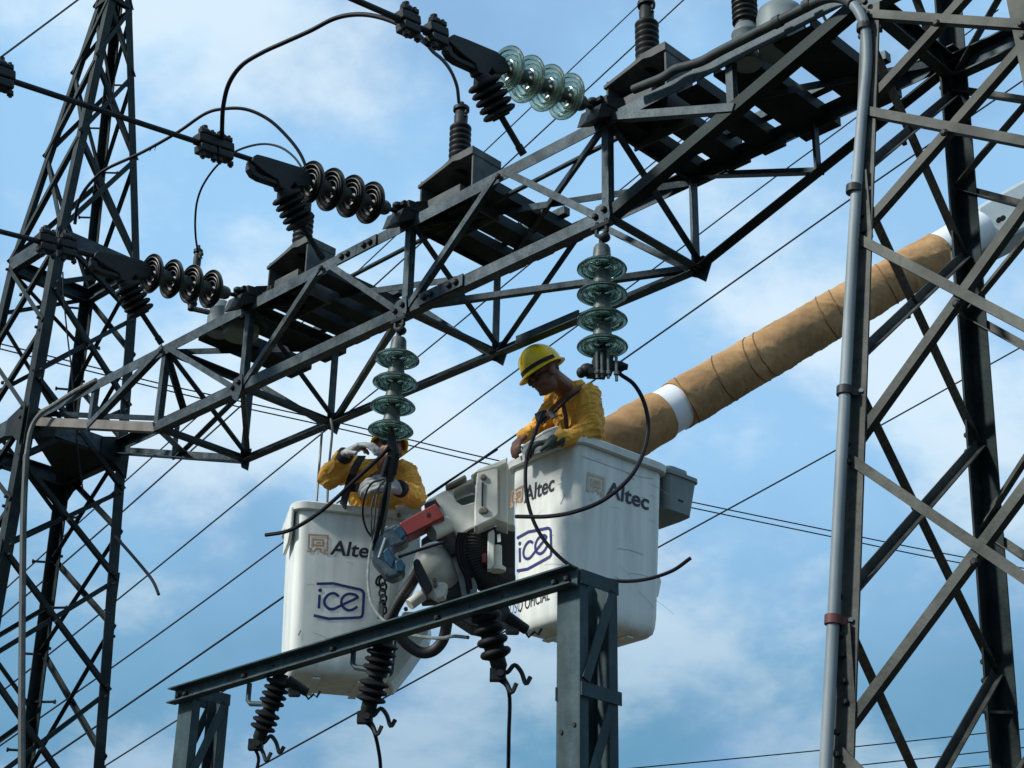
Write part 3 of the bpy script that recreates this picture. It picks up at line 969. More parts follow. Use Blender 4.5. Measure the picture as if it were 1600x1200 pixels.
def hood_unit(i0, label, sc_=1.):
    base = T(i0) + NN * .06
    t_ = thing('instrument_transformer', label, 'transformer', base, 'hooded transformers on the beam')
    platform(t_, i0 + .06, i0 + .98)
    l, dp, zb, zt = .45 * sc_, .22, -.09, .295
    o = base + D * .10
    # right cheek, back, left cheek, sloped lid and inner shelf: an open-fronted hood
    MB().box(o + D * (l - .006) + NN * dp / 2 + ZU * (zb + zt) / 2, D, NN, ZU, .012, dp, zt - zb).build('side_panel', M['hood'], t_)
    MB().box(o + D * .006 + NN * dp / 2 + ZU * (.02 + zt - .03) / 2, D, NN, ZU, .012, dp, zt - .05).build('side_panel', M['hood'], t_)
    MB().box(o + D * l / 2 + NN * (dp - .006) + ZU * (zb + zt) / 2, D, NN, ZU, l - .026, .012, zt - zb - .02).build('back_panel', M['hood'], t_)
    lid = [(-.01, zt - .055), (l * .42, zt - .012), (l * .66, zt + .02), (l + .004, zt + .02), (l + .004, zt - .03), (l * .78, zt - .03), (l * .64, zt - .015), (l * .42, zt - .035), (-.01, zt - .075)]
    MB().prism([o + D * a + ZU * b - NN * .012 for a, b in lid], NN * (dp + .016)).build('lid', M['hood'], t_)
    MB().box(o + D * l * .40 + NN * .075 + ZU * .09, D, NN, ZU, l * .62, .10, .085).build('inner_box', M['hood'], t_, bevel=.006)
    MB().box(o + D * l * .46 + NN * .055 + ZU * .032, D, NN, ZU, l * .9, .13, .012).build('shelf', M['hood'], t_)
    MB().box(o + D * l * .36 + NN * .03 - ZU * .0 + ZU * .006, D, NN, ZU, l * .5, .06, .03).build('terminal_strip', M['dark'], t_)
    MB().box(o + D * .015 + NN * .02 - ZU * .005, D, NN, ZU, .07, .08, .10).build('bracket', M['dark'], t_)
    for q in (.03, .06):
        MB().lathe([(.009, 0), (.009, .03)], o + D * (q - .02) + ZU * .05, ZU, 6).build('bolt', M['bolt'], t_)
    b_ = o + D * l * .50 + NN * .10 + ZU * (zt + .005)
    bushing(t_, b_, .31, .066, .12, .040)
    # bundled wiring and a junction box at the back of the platform
    MB().box(T(i0 + .55) + NN * (BW - .04) + ZU * .10, D, NN, ZU, .09, .10, .20).build('junction_box', M['steel'], t_, bevel=.006)
    w_ = MB()
    for q in range(5):
        c_ = T(i0 + .42 + .03 * q) + NN * (BW - .08) + ZU * (.14 + .02 * (q % 2))
        w_.tube([c_ + V((.025 * math.cos(a), .01 * math.sin(2 * a), .025 * math.sin(a))) for a in [2 * math.pi * s / 10 for s in range(11)]], .004, 5)
    w_.build('coiled_wiring', M['cable'], t_, True)
    return t_


hood_unit(1.02, 'open-fronted hooded transformer on the beam, its bushing behind the left-centre arrester', .88)
hood_unit(2.91, 'open-fronted hooded transformer with a tall black bushing fed by the short jumper')
hood_unit(4.83, 'open-fronted hooded transformer on the beam, its neck cut by the top edge', .92)


def tank_unit(i0, label, lo=False):
    base = T(i0) + NN * .10
    t_ = thing('instrument_transformer', label, 'transformer', base, 'grey tank transformers on the beam')
    platform(t_, i0 - .35, i0 + .62, 2, .10)
    o = base + D * .0
    # pedestal with a lit flat face
    MB().lathe([(.070, -.05), (.070, .125), (.074, .13), (.074, .14), (.060, .165), (.052, .19)], o, ZU, 20).build('pedestal', M['gray_tank'], t_, True)
    MB().box(o - NN * .045 - D * .02 + ZU * .02, D, NN, ZU, .07, .05, .15).build('terminal_box', M['gray_tank'], t_, bevel=.012)
    c_ = o + D * .17 + NN * .06 - ZU * (.10 if lo else .02)
    MB().lathe([(.02, -.0), (.115, .0), (.12, .012), (.12, .20), (.112, .235), (.085, .262), (.04, .275), (.005, .278)], c_, ZU, 28).build('tank', M['gray_tank'], t_, True)
    MB().lathe([(.124, .10), (.127, .105), (.127, .115), (.124, .12)], c_, ZU, 28).build('tank_band', M['gray_tank'], t_, True)
    if lo:
        pb_ = at(300, 478, depth(o) + .1)
        MB().tube([o + ZU * .1, pb_ - ZU * .02], .02, 8).build('riser', M['dark'], t_, True)
        bushing(t_, pb_, .30, .034, .12, .026, nshed=8)
    else:
        bushing(t_, o + ZU * .20, .26, .066, .085, .036)
    MB().tube(spline([c_ + D * .12 + ZU * .18, c_ + D * .2 + ZU * .2, c_ + D * .26 + ZU * .05, c_ + D * .30 - ZU * .08], 6), .008, 6).build('lead', M['cable'], t_, True)
    return t_


tank_unit(.42, 'grey round-tank transformer at the left end of the beam', True)
tank_unit(6.13, 'grey round-tank transformer on the beam beside the right tower')

# ------------------------------------------------------------------ support frame in front
PRr = at(889, 881, FPX / 385)
ZF = PRr.z
PLl = onp(262, 1075, PRr, ZU)
FLEN = (PRr - PLl).length
DF = (PRr - PLl).normalized()
NF = V((-DF.y, DF.x, 0))
frame = thing('support_frame', 'blue-green steel goalpost frame in front of the buckets, carrying hanging insulators', 'steel frame', PRr.lerp(PLl, .5) - ZU * ZF)
MB().channel(PLl + NF * .055 - ZU * .080, PRr + NF * .055 - ZU * .080, ZU, -NF, .080, .056, .007).build('cross_beam', M['frame'], frame)
for q in (.04, .11, FLEN - .12, FLEN - .05, .62, 1.32, 2.05):
    MB().lathe([(.015, 0), (.015, .014), (.009, .02)], PLl + DF * q + NF * .047 - ZU * .042, -NF, 6).build('bolt', M['bolt'], frame)
for q in (.16, .38, .85, 1.1, 1.22, 1.55, 1.8, 2.25, 2.45):
    MB().lathe([(.007, 0), (.006, .003)], PLl + DF * q + NF * .047 - ZU * (.03 + .02 * (int(q * 10) % 2)), -NF, 8).build('bolt_hole', M['bolt'], frame)


def post(c, nm):
    """two channels back to back with lacing on the side that faces along the beam"""
    wb, dp = .128, .225
    a = c + NF * .064
    zt = ZF - .006
    up = ZU * zt
    g_ = V((a.x, a.y, 0))
    MB().channel(g_, g_ + up, DF, NF, wb, .05, .008).build('post_channel', M['frame'], frame)
    MB().channel(g_ + NF * dp, g_ + NF * dp + up, DF, -NF, wb, .05, .008).build('post_channel', M['frame'], frame)
    zz = [zt - .03 - i * .455 for i in range(9)]
    for s, ox in ((1, wb + .003), (-1, -.009)):
        base = g_ + DF * ox
        MB().box(base + NF * dp / 2 + ZU * (zt - .03) + DF * .003, NF, DF, ZU, dp, .006, .06).build('batten', M['frame'], frame)
        for i in range(8):
            # the bars lean the same way, with a batten between
            p, q = base + NF * (dp - .03) + ZU * (zz[i] - .02), base + NF * .03 + ZU * (zz[i + 1] + .03)
            ax = (q - p).normalized()
            MB().bar(p + DF * .003, q + DF * .003, ax.cross(DF), DF, .045, .006).build('lacing_bar', M['frame'], frame)
            MB().box(base + NF * dp / 2 + ZU * (zz[i + 1] - .012) + DF * .010, NF, DF, ZU, dp + .012, .006, .055).build('batten', M['frame'], frame)
    for x, z in ((.03, 3.14), (.10, 3.16), (.03, 2.5), (.10, 2.5)):
        MB().lathe([(.010, 0), (.009, .006)], g_ + DF * x + ZU * z, -NF, 8).build('bolt', M['bolt'], frame)
    MB().box(g_ + DF * wb / 2 + NF * dp / 2 + ZU * .02, DF, NF, ZU, .4, .4, .24).build('footing', M['concrete'], frame)


post(PRr - DF * .128, 'right')
post(PLl + DF * .02, 'left')


def frame_pt(x, y, q=.03):
    """plane across the beam through the beam point seen near column x"""
    base = onp(x, y, PRr + NF * q, NF)
    return base


def cutout(ptop, pbot, r, nshed, label, hook_dir, hang_to, bracket=True, sp=0.0):
    zt = depth(frame_pt(*ptop))
    a = frame_pt(*ptop, q=.10)
    b = at(*pbot, depth(a) - .04)
    t_ = thing('cutout_insulator', label, 'insulator', a, 'insulators hanging from the support frame')
    ax = b - a
    ln = ax.length
    prof = [(r * .55, -.03), (r * .6, 0)]
    for i in range(nshed):
        z = ln * (i + .1) / nshed
        s = ln / nshed
        if nshed == 8 and i == 4:
            prof += [(r * .55, z), (r * .5, z + s * .5), (r * .5, z + s * .8)]
        else:
            prof += [(r * .64, z), (r * .88, z + s * .10), (r, z + s * .30), (r, z + s * .48), (r * .9, z + s * .66), (r * .66, z + s * .80)]
    prof += [(r * .5, ln)]
    MB().lathe(prof, a, ax, 24).build('ribbed_porcelain', M['polymer'], t_, True)
    MB().lathe([(r * .52, -.01), (r * .52, .035), (r * .3, .06)], b, ax, 14).build('end_fitting', M['dark'], t_, True)
    e = b + ax.normalized() * .05
    # hook-shaped contact jaws
    h1 = MB()
    sx = hook_dir
    h1.tube(spline([e, e + V((.03 * sx, -.01, -.01)), e + V((.06 * sx, -.02, .02)), e + V((.09 * sx, -.02, -.01)), e + V((.11 * sx, -.02, -.06)), e + V((.13 * sx, -.02, -.03))], 4), .010, 6)
    h1.tube(spline([e + V((0, 0, -.01)), e + V((.03 * sx, -.01, -.06)), e + V((.05 * sx, -.02, -.10)), e + V((.07 * sx, -.02, -.06))], 4), .010, 6)
    h1.box(e + V((-.01 * sx, 0, -.02)), V((1, 0, 0)), V((0, 1, 0)), ZU, .07, .05, .05)
    h1.lathe([(.016, -.045), (.016, .045)], e + V((0, 0, -.02)), V((0, 1, 0)), 8)
    h1.build('contact_jaw', M['dark'], t_, True)
    if bracket:
        m_ = frame_pt(ptop[0] - 47, ptop[1] + 6, q=.075)
        p1 = a + ax * .48
        s_ = MB()
        dd = (p1 - m_)
        s_.tube([m_, m_ - ZU * .085, m_ - ZU * .105 + dd * .12 - ZU * dd.z * .12, p1], .013, 8)
        s_.build('mounting_bracket', M['frame'], t_, True)
        MB().lathe([(r * .72, -.022), (r * .72, .022)], p1, ax, 18).build('centre_band', M['dark'], t_, True)
    MB().tube([a - ax.normalized() * .05, a + ZU * .06], .03, 8).build('top_fitting', M['dark'], t_, True)
    if hang_to:
        e2 = e + V((-.02 * sx, 0, -.03))
        pts = [e2] + [at(x, y, depth(e2)) for x, y in hang_to]
        MB().tube(spline(pts, 5), .0085, 6).build('drop_wire', M['cable'], t_, True)
    return t_


cutout((437, 1062), (409, 1142), .063, 8, 'black ribbed insulator hanging from the frame, nearest the left post', 1, [(404, 1185), (400, 1215), (396, 1300)])
cutout((600, 1003), (578, 1098), .070, 8, 'black ribbed insulator hanging in the middle of the frame beam', 1, [(583, 1140), (592, 1175), (595, 1210), (597, 1300)])
cutout((757, 955), (777, 1030), .068, 4, 'stubby black insulator hanging from the frame, nearest the right post', 1, [(795, 1080), (795, 1150), (794, 1210), (792, 1300)], False)
# top contact of the left and right units
for (x, y, z), lab in (((450, 1063, 0), 'black latch with a wire pull ring behind the insulator nearest the left post'), ((790, 962, 0), 'black latch with thin prongs beside the insulator nearest the right post')):
    p = frame_pt(x, y, q=.09)
    t_ = thing('contact_latch', lab, 'latch', p, 'insulator latches')
    MB().tube([p, p + V((.09, .05, -.045))], [.026, .022], 10).build('latch_arm', M['dark'], t_, True)
    e = p + V((.08, .04, -.05))
    MB().tube([e, e + V((.02, 0, -.03)), e + V((.045, 0, -.005)), e + V((.06, 0, -.02)), e + V((.075, 0, .01))], .006, 6).build('pull_ring', M['dark'], t_, True)
    MB().box(p + V((.03, .04, -.05)), V((1, 0, 0)), V((0, 1, 0)), ZU, .06, .04, .04).build('latch_body', M['hood'], t_, bevel=.01)

# ------------------------------------------------------------------ lift buckets
def rrect(c, ex, ey, hx, hy, rc, n=6):
    rc = min(rc, hx - .001, hy - .001)
    pts = []
    for sx, sy, a0 in ((1, 1, 0), (-1, 1, 90), (-1, -1, 180), (1, -1, 270)):
        for k in range(n + 1):
            a = R_(a0 + 90 * k / n)
            pts.append(c + ex * (sx * (hx - rc) + rc * math.cos(a)) + ey * (sy * (hy - rc) + rc * math.sin(a)))
    return pts


def loft(rings, cap0=True, cap1=True):
    mb = MB()
    n = len(rings[0])
    for r in rings:
        mb.v += r
    for i in range(len(rings) - 1):
        for k in range(n):
            k2 = (k + 1) % n
            mb.f.append((i * n + k, i * n + k2, (i + 1) * n + k2, (i + 1) * n + k))
    if cap0:
        mb.f.append(tuple(range(n)))
    if cap1:
        mb.f.append(tuple(range((len(rings) - 1) * n, len(rings) * n))[::-1])
    return mb


TAPER = .034


def bucket(K, e1, e2, a, b, H, label, rc=.07):
    c = K + e1 * a / 2 + e2 * b / 2 - ZU * H
    t_ = thing('lift_bucket', label, 'lift bucket', c, 'white fibreglass lift buckets')
    ring = lambda z, ins, r: rrect(c + ZU * z, e1, e2, a / 2 - ins - TAPER * (1 - z / H), b / 2 - ins - TAPER * (1 - z / H), r)
    shell = [ring(.0, .10, .05), ring(.004, .07, .05), ring(.014, .035, .055), ring(.035, .014, .06), ring(.07, .004, rc), ring(.13, 0, rc),
             ring(H - .05, 0, rc), ring(H - .046, -.004, rc), ring(H - .04, 0.002, rc), ring(H - .012, .002, rc), ring(H - .012, .02, rc - .02), ring(.05, .03, rc - .02)]
    loft(shell, True, True).build('shell', M['white'], t_, True)
    rim = [ring(H - .052, -.006, rc + .01), ring(H - .048, -.032, rc + .03), ring(H - .008, -.036, rc + .03), ring(H, -.028, rc + .03), ring(H + .001, .012, rc), ring(H - .02, .014, rc), ring(H - .02, .002, rc)]
    loft(rim, False, False).build('rim', M['white'], t_, True)
    for q in (.30, .70):
        x = c - e1 * a / 2 + e1 * a * q - ZU * .007
        MB().bar(x + e2 * b * .34, x - e2 * b * .34, e1, ZU, .05, .012).build('bottom_rib', M['white'], t_, bevel=.004)
    return t_, c


E1, E2 = V((.760, .649, 0)).normalized(), V((-.649, .760, 0)).normalized()
KR = at(903, 678, FPX / 272)
RA, RB, BHT = .715, .600, 1.07
bk_r, cR = bucket(KR, E1, E2, RA, RB, BHT, 'white lift bucket on the right, with a worker leaning on its rim')
G1 = V((math.cos(R_(13.7)), math.sin(R_(13.7)), 0))
G2 = V((-G1.y, G1.x, 0))
KL = at(465, 783, FPX / 252)
LA, LB = .69, .60
bk_l, cL = bucket(KL, G1, G2, LA, LB, BHT, 'white lift bucket on the left, partly behind the frame beam and hanging cables')


# flat print on the bucket faces
class Face:
    def __init__(s, K, eu, nrm):
        s.o, s.u, s.n = K, eu, nrm

    def uv(s, x, y):
        p = onp(x, y, s.o, s.n) - s.o
        p = onp(x, y, s.o - s.n * (TAPER * -p.z / BHT), s.n) - s.o
        return (p.dot(s.u), p.z)

    def pt(s, u, v, h=.003):
        return s.o + s.u * u + ZU * v + s.n * (h + TAPER * v / BHT)


FR = Face(KR, E1, -E2)          # right face of the right bucket
FL = Face(KR, -E2 * -1, -E1)    # left face of the right bucket
FL.u = E2
FB = Face(KL, G1, -G2)


def ribbon(face, pts, wd, par, name, ma, flip=1, h=.003, closed=False):
    n = len(pts)
    mb = MB()
    for i in range(n):
        a, b = pts[max(i - 1, 0)], pts[min(i + 1, n - 1)]
        if closed:
            a, b = pts[(i - 1) % n], pts[(i + 1) % n]
        d0, d1_ = (pts[i][0] - a[0], pts[i][1] - a[1]), (b[0] - pts[i][0], b[1] - pts[i][1])
        l0, l1 = math.hypot(*d0) or 1, math.hypot(*d1_) or 1
        if i == 0 and not closed:
            t = (d1_[0] / l1, d1_[1] / l1)
            k = 1
        elif i == n - 1 and not closed:
            t = (d0[0] / l0, d0[1] / l0)
            k = 1
        else:
            t = (d0[0] / l0 + d1_[0] / l1, d0[1] / l0 + d1_[1] / l1)
            q = math.hypot(*t) or 1
            t = (t[0] / q, t[1] / q)
            k = 1 / max(.6, (d1_[0] / l1) * t[0] + (d1_[1] / l1) * t[1])
        nx, ny = -t[1] * wd / 2 * k, t[0] * wd / 2 * k
        mb.v += [face.pt(pts[i][0] + nx, pts[i][1] + ny, h), face.pt(pts[i][0] - nx, pts[i][1] - ny, h)]
    for i in range(n if closed else n - 1):
        j = (i + 1) % n
        mb.f.append((2 * i, 2 * i + 1, 2 * j + 1, 2 * j))
    return mb.build(name, M[ma], par)


def text_on(face, body, p_left, p_right, cap_h, par, ma, shear=0., bold=.0, h=.003, name='lettering', mirror_u=False):
    cu = bpy.data.curves.new('t', 'FONT')
    cu.body = body
    cu.size = 1.
    cu.offset = bold
    cu.space_character = 1.0
    ob = bpy.data.objects.new('t', cu)
    COL.objects.link(ob)
    bpy.context.view_layer.update()
    me = ob.evaluated_get(bpy.context.evaluated_depsgraph_get()).to_mesh()
    xs = [q.co.x for q in me.vertices]
    ys = [q.co.y for q in me.vertices]
    x0, x1, y1 = min(xs), max(xs), max(ys)
    a, b = face.uv(*p_left), face.uv(*p_right)
    mb = MB()
    for q in me.vertices:
        f = (q.co.x - x0) / (x1 - x0)
        yy = q.co.y / y1 * cap_h
        mb.v.append(face.pt(a[0] + (b[0] - a[0]) * f + shear * yy, a[1] + (b[1] - a[1]) * f + yy, h))
    mb.f = [tuple(p.vertices) for p in me.polygons]
    ob.evaluated_get(bpy.context.evaluated_depsgraph_get()).to_mesh_clear()
    bpy.data.objects.remove(ob)
    return mb.build(name, M[ma], par)


def smooth2(pts, n=5):
    P = [V((x, y, 0)) for x, y in pts]
    return [(q.x, q.y) for q in spline(P, n)]


# template of the blue mark, read off the left bucket (zoomed x5.714 from 400, 880)
def zb(x, y): return FB.uv(400 + x / 5.714, 880 + y / 5.714)
o_mark = zb(540, 185)
MARK = {
    'frame_line': [zb(*q) for q in ((540, 185), (690, 182), (820, 212), (930, 236), (950, 248), (961, 270), (958, 360), (953, 450), (945, 476), (925, 486), (790, 492), (650, 497), (515, 468))],
    'i_stem': [zb(568, 282), zb(560, 405)],
    'swash': smooth2([zb(*q) for q in ((738, 298), (712, 275), (678, 270), (640, 288), (612, 330), (616, 375), (650, 406), (692, 410), (740, 388), (820, 350), (880, 322), (905, 306), (885, 284), (842, 274), (800, 284), (770, 315), (762, 355), (780, 395), (820, 420), (865, 414), (905, 388))], 4),
}


def mark(face, org, par, sx=1., shear=0.):
    for k, pts in MARK.items():
        loc = [(org[0] + (u - o_mark[0]) * sx, org[1] + (v - o_mark[1])) for u, v in pts]
        ribbon(face, loc, .017, par, k, 'navy', h=.0035 if k != 'swash' else .003)
    u, v = zb(572, 243)
    cx, cy = org[0] + (u - o_mark[0]) * sx, org[1] + v - o_mark[1]
    MB().add([face.pt(cx + .012 * math.cos(a), cy + .012 * math.sin(a)) for a in [math.pi * k / 8 for k in range(16)]], [tuple(range(16))]).build('i_dot', M['navy'], par)


mark(FB, o_mark, bk_l)


def badge(face, px, par, ma, wd=.014):
    """the squared letter-A emblem; px = upper-left, upper-right, lower-left, lower-right photo points"""
    c = [face.uv(*q) for q in px]

    def uv(s, t):
        a = (c[0][0] + (c[1][0] - c[0][0]) * s, c[0][1] + (c[1][1] - c[0][1]) * s)
        b = (c[2][0] + (c[3][0] - c[2][0]) * s, c[2][1] + (c[3][1] - c[2][1]) * s)
        return (a[0] + (b[0] - a[0]) * t, a[1] + (b[1] - a[1]) * t)
    ribbon(face, [uv(*q) for q in ((-.02, .98), (.16, .98), (.16, .83), (.06, .83), (.06, .05), (.95, .05), (.95, .83), (.82, .83), (.82, .98), (1.0, .98))], wd * .8, par, 'emblem_outer', ma)
    ribbon(face, [uv(*q) for q in ((.27, .72), (.27, .30), (.74, .30), (.74, .60), (.30, .60))], wd * .8, par, 'emblem_inner', ma, h=.0035)
    ribbon(face, [uv(*q) for q in ((.34, .98), (.40, .80), (.62, .80), (.68, .98))], wd * .8, par, 'emblem_foot', ma)
    ribbon(face, [uv(.40, .45), uv(.62, .45)], wd * .6, par, 'emblem_bar', ma)


badge(FB, ((481, 834), (514, 836), (480, 862), (513, 866)), bk_l, 'orange')
text_on(FB, 'Altec', (515, 866), (590, 873), .092, bk_l, 'inkblack', .12, .022)
badge(FR, ((917, 738), (945, 747), (916, 766), (944, 776)), bk_r, 'tan', .020)
text_on(FR, 'Altec', (946, 774), (1013, 797), .095, bk_r, 'inkblack', .10, .022)
# left face of the right bucket: its u axis runs right to left, so mirror the points through uv()
badge(FL, ((799, 768), (818, 758), (798, 793), (817, 783)), bk_r, 'orange', .014)
text_on(FL, 'Altec', (819, 786), (866, 766), .098, bk_r, 'inkblack', -.10, .018)
text_on(FL, 'USO OFICIAL', (797, 962), (859, 937), .072, bk_r, 'inkblack', -.06, .0)
om = FL.uv(808, 841)
mark(FL, om, bk_r, -1.)
# scuffs and scratches
for pts in (((905, 712), (935, 722), (968, 734), (1000, 745), (1020, 748)), ((965, 857), (985, 860), (1005, 867)), ((960, 900), (968, 906), (974, 911)), ((872, 757), (879, 755))):
    ribbon(FR if pts[0][0] > 900 else FL, smooth2([(FR if pts[0][0] > 900 else FL).uv(*q) for q in pts], 4), .003, bk_r, 'scratch', 'scuff', h=.002)
for x, y in ((880, 780), (883, 773), (470, 985)):
    fc, pr_ = (FL, bk_r) if x > 800 else (FB, bk_l)
    ribbon(fc, [fc.uv(x, y), fc.uv(x - 4, y + 8)], .008, pr_, 'scuff_mark', 'scuff', h=.002)

rs = random.Random(5)
for fc, pr_, u0, u1 in ((FR, bk_r, .06, .64), (FR, bk_r, .06, .64), (FL, bk_r, .06, .5), (FB, bk_l, .08, .6)):
    for _ in range(7):
        u, v_ = rs.uniform(u0, u1), -rs.uniform(.12, .95)
        an, ln_ = rs.uniform(-.6, .3), rs.uniform(.03, .16)
        ribbon(fc, smooth2([(u, v_), (u + ln_ * .5, v_ + ln_ * .5 * math.sin(an) + .004), (u + ln_, v_ + ln_ * math.sin(an))], 4), rs.uniform(.0012, .0026), pr_, 'scratch', 'scuff', h=.0015)
# left bucket side flange and mounting panel
zL = depth(KL)
sd = KL - G1 * .035 + G2 * .02
MB().prism([sd + G2 * q + ZU * z for q, z in ((0, -.03), (.30, -.03), (.30, -.25), (.06, -.25), (.0, -.20))], G1 * .022).build('side_flange', M['white'], bk_l, bevel=.008)
fp = KL + G1 * (LA + .01) + G2 * .06


def ppoly(px, zc, thick, name, ma, par, bevel=.006, dirv=None, yp=None):
    pts = [at(x, y, zc) for x, y in px]
    # flatten to a vertical plane facing the camera so that the outline is a true plate
    c = sum(pts, V()) / len(pts)
    if yp is not None:
        c = V((0, yp, 0))
    pl = [onp(x, y, c, V((0, 1, 0))) for x, y in px]
    return MB().prism(pl, (dirv or V((0, 1, 0))) * thick).build(name, M[ma], par, bevel=bevel)


def z3(x, y): return (560 + x / 5.714, 720 + y / 5.714)


ppoly([z3(*q) for q in ((322, 405), (545, 400), (548, 1000), (450, 1190), (340, 1240), (325, 1190))], 10.22, .12, 'mounting_panel', 'white', bk_l)
ppoly([z3(*q) for q in ((330, 392), (560, 385), (562, 412), (330, 420))], 10.20, .14, 'panel_lip', 'white', bk_l)
for q in ((362, 495), (425, 1330)):
    p = onp(*z3(*q), at(*z3(430, 700), 10.2), V((0, 1, 0)))
    MB().lathe([(.013, 0), (.013, .02)], p + V((0, -.005, 0)), V((0, -1, 0)), 8).build('bolt', M['steel_rust'], bk_l)
ppoly([(588, 1035), (586, 1052), (600, 1066), (610, 1068), (640, 1030), (668, 990), (672, 975), (668, 955), (630, 955)], 10.35, .30, 'side_step', 'white', bk_l, .012)

# grey tool box on the right bucket
tb = thing('tool_box', 'grey plastic tool box hung on the right side of the right bucket', 'tool box', at(1070, 780, 9.95))
ct = KR + E1 * (RA + .15) + E2 * .20 - ZU * .13
loft([rrect(ct + ZU * z, E1, E2, hx, hy, .04) for z, hx, hy in ((-.135, .08, .13), (-.115, .11, .17), (.10, .135, .20), (.10, .145, .21), (.125, .145, .21), (.125, .13, .195), (.135, .12, .19))]).build('box_body', M['gray_box'], tb, True)
loft([rrect(ct + ZU * z, E1, E2, hx, hy, .05) for z, hx, hy in ((.136, .10, .18), (.17, .095, .175), (.178, .08, .16))]).build('lid', M['gray_box'], tb, True)
MB().box(ct - E2 * .175 - ZU * .02, E1, E2, ZU, .05, .012, .06).build('latch', M['dark'], tb, bevel=.003)
bxp = KR + E1 * (RA + .008) + E2 * .10 - ZU * .70
MB().prism([bxp + E1 * a + ZU * b for a, b in ((0, .05), (.035, .045), (.05, .02), (.02, -.08), (0, -.10))], E2 * .18).build('door_latch', M['white'], bk_r, bevel=.01)

# ------------------------------------------------------------------ boom and boom tip
boom = thing('aerial_boom', 'long boom wrapped in brown canvas, rising behind the right tower from the buckets', 'boom', at(1720, 260, 13.2))
BA, BZ = at(925, 712, 10.36), at(1600, 318, 12.55)
bax = (BZ - BA)
blen = bax.length
bdir = bax.normalized()
def b_at(px):
    lo, hi = 0., 1.3
    for _ in range(40):
        mid = (lo + hi) / 2
        if proj(BA + bax * mid)[0] < px:
            lo = mid
        else:
            hi = mid
    return lo
bu = bdir.orthogonal().normalized()
bv = bdir.cross(bu)


def canvas_r(f, a, r0):
    s = f * blen
    q = V((s * 3, math.cos(a) * .8, math.sin(a) * .8))
    nz = noise.noise(q * 1.3)
    fold = 0
    for (fr_, tw_, ph, amp) in ((2.3, .55, .1, .012), (3.7, -.45, .63, .008), (1.3, .9, .35, .012), (6.1, .8, .2, .006), (9.3, 1.1, .5, .005), (12.7, -.9, .8, .004)):
        x = (s * fr_ + tw_ * math.sin(a + ph * 6) + .5 * nz + ph) % 1
        fold += amp * max(0, 1 - abs(x - .5) * (9 if amp > .01 else 14)) * (.35 + .65 * max(0, math.sin(a + ph * 9 + s)))
    return r0 * (1 - .06 * f) + fold * .65 + .004 * nz + .002 * noise.noise(q * 5) + .0015 * noise.noise(q * 11)


def boom_tube(f0, f1, r0, name, ma, wrinkle):
    mb = MB()
    n = max(4, int((f1 - f0) * blen / .012)) if wrinkle else 6
    seg = 56
    for i in range(n + 1):
        f = f0 + (f1 - f0) * i / n
        s = f * blen
        p = BA + bax * f
        for k in range(seg):
            a = 2 * math.pi * k / seg
            r = canvas_r(f, a, r0) if wrinkle else r0 * (1 - .06 * f)
            mb.v.append(p + (bu * math.cos(a) + bv * math.sin(a)) * r)
    for i in range(n):
        for k in range(seg):
            k2 = (k + 1) % seg
            mb.f.append((i * seg + k, i * seg + k2, (i + 1) * seg + k2, (i + 1) * seg + k))
    mb.f.append(tuple(range(seg))[::-1])
    mb.f.append(tuple(range(n * seg, (n + 1) * seg)))
    return mb.build(name, M[ma], boom, True)


fw0, fw1, fw2, fw3 = b_at(1031), b_at(1058), b_at(1464), b_at(1530)
boom_tube(0, fw0, .170, 'canvas_wrap', 'tarp', True)
boom_tube(fw0 - .02, fw1 + .02, .158, 'white_section', 'boomwhite', False)
boom_tube(fw1, fw2, .168, 'canvas_wrap', 'tarp', True)
boom_tube(fw2 - .01, fw3, .160, 'white_section', 'boomwhite', False)
for f, tw_ in ((fw1 + .02, .3), (fw1 + .10, .5), (fw1 + .17, .6), (fw1 + .19, .55), (fw1 + .33, .5), (fw1 + .36, .45), (fw1 + .47, .4), (fw1 + .50, .5), ):
    pts = []
    for k in range(49):
        a = 2 * math.pi * k / 48
        ff = f + tw_ * .075 * math.sin(a + 2.2)
        pts.append(BA + bax * ff + (bu * math.cos(a) + bv * math.sin(a)) * (canvas_r(ff, a, .168) + .001))
    MB().tube(pts, .0038, 6, False).build('tie_rope', M['tarp_edge'], boom, True)
ppoly([(1526, 322), (1562, 300), (1600, 279), (1720, 212), (1735, 300), (1600, 361), (1552, 385), (1534, 390), (1524, 350)], 12.3, .34, 'elbow_casting', 'boomgray', boom, .03)
for x, y in ((1566, 342), (1560, 345), (1536, 358)):
    p = at(x, y, 12.22)
    MB().lathe([(.02, 0), (.02, .03)], p, V((0, -1, -.2)), 8).build('bolt', M['bolt'], boom)
MB().tube(spline([at(1540, 355, 12.2), at(1545, 364, 12.18), at(1553, 370, 12.2)], 4), .006, 6).build('hose_scuff', M['bolt'], boom)

tip = thing('boom_tip', 'white boom-tip casting with hoses and pivot dome between the two buckets', 'boom tip', at(720, 900, 10.0))
ppoly([z3(*q) for q in ((580, 385), (640, 330), (760, 265), (1040, 180), (1043, 212), (1000, 198), (955, 208), (855, 262), (843, 290), (878, 365), (930, 396), (1043, 362), (1048, 590), (1010, 602), (890, 668), (770, 480), (690, 345), (600, 400))], 9.98, .16, 'pivot_casting', 'white_gloss', tip, .012)
ppoly([z3(*q) for q in ((800, 220), (1045, 150), (1045, 420), (850, 430))], 10.18, .05, 'back_plate', 'gray_box', tip, .004)
ppoly([z3(*q) for q in ((775, 215), (950, 120), (970, 150), (780, 245))], 10.0, .14, 'top_pad', 'steel_rust', tip, .006)
ppoly([z3(*q) for q in ((592, 378), (680, 342), (705, 380), (600, 420))], 9.95, .10, 'rubber_bumper', 'black', tip, .006)
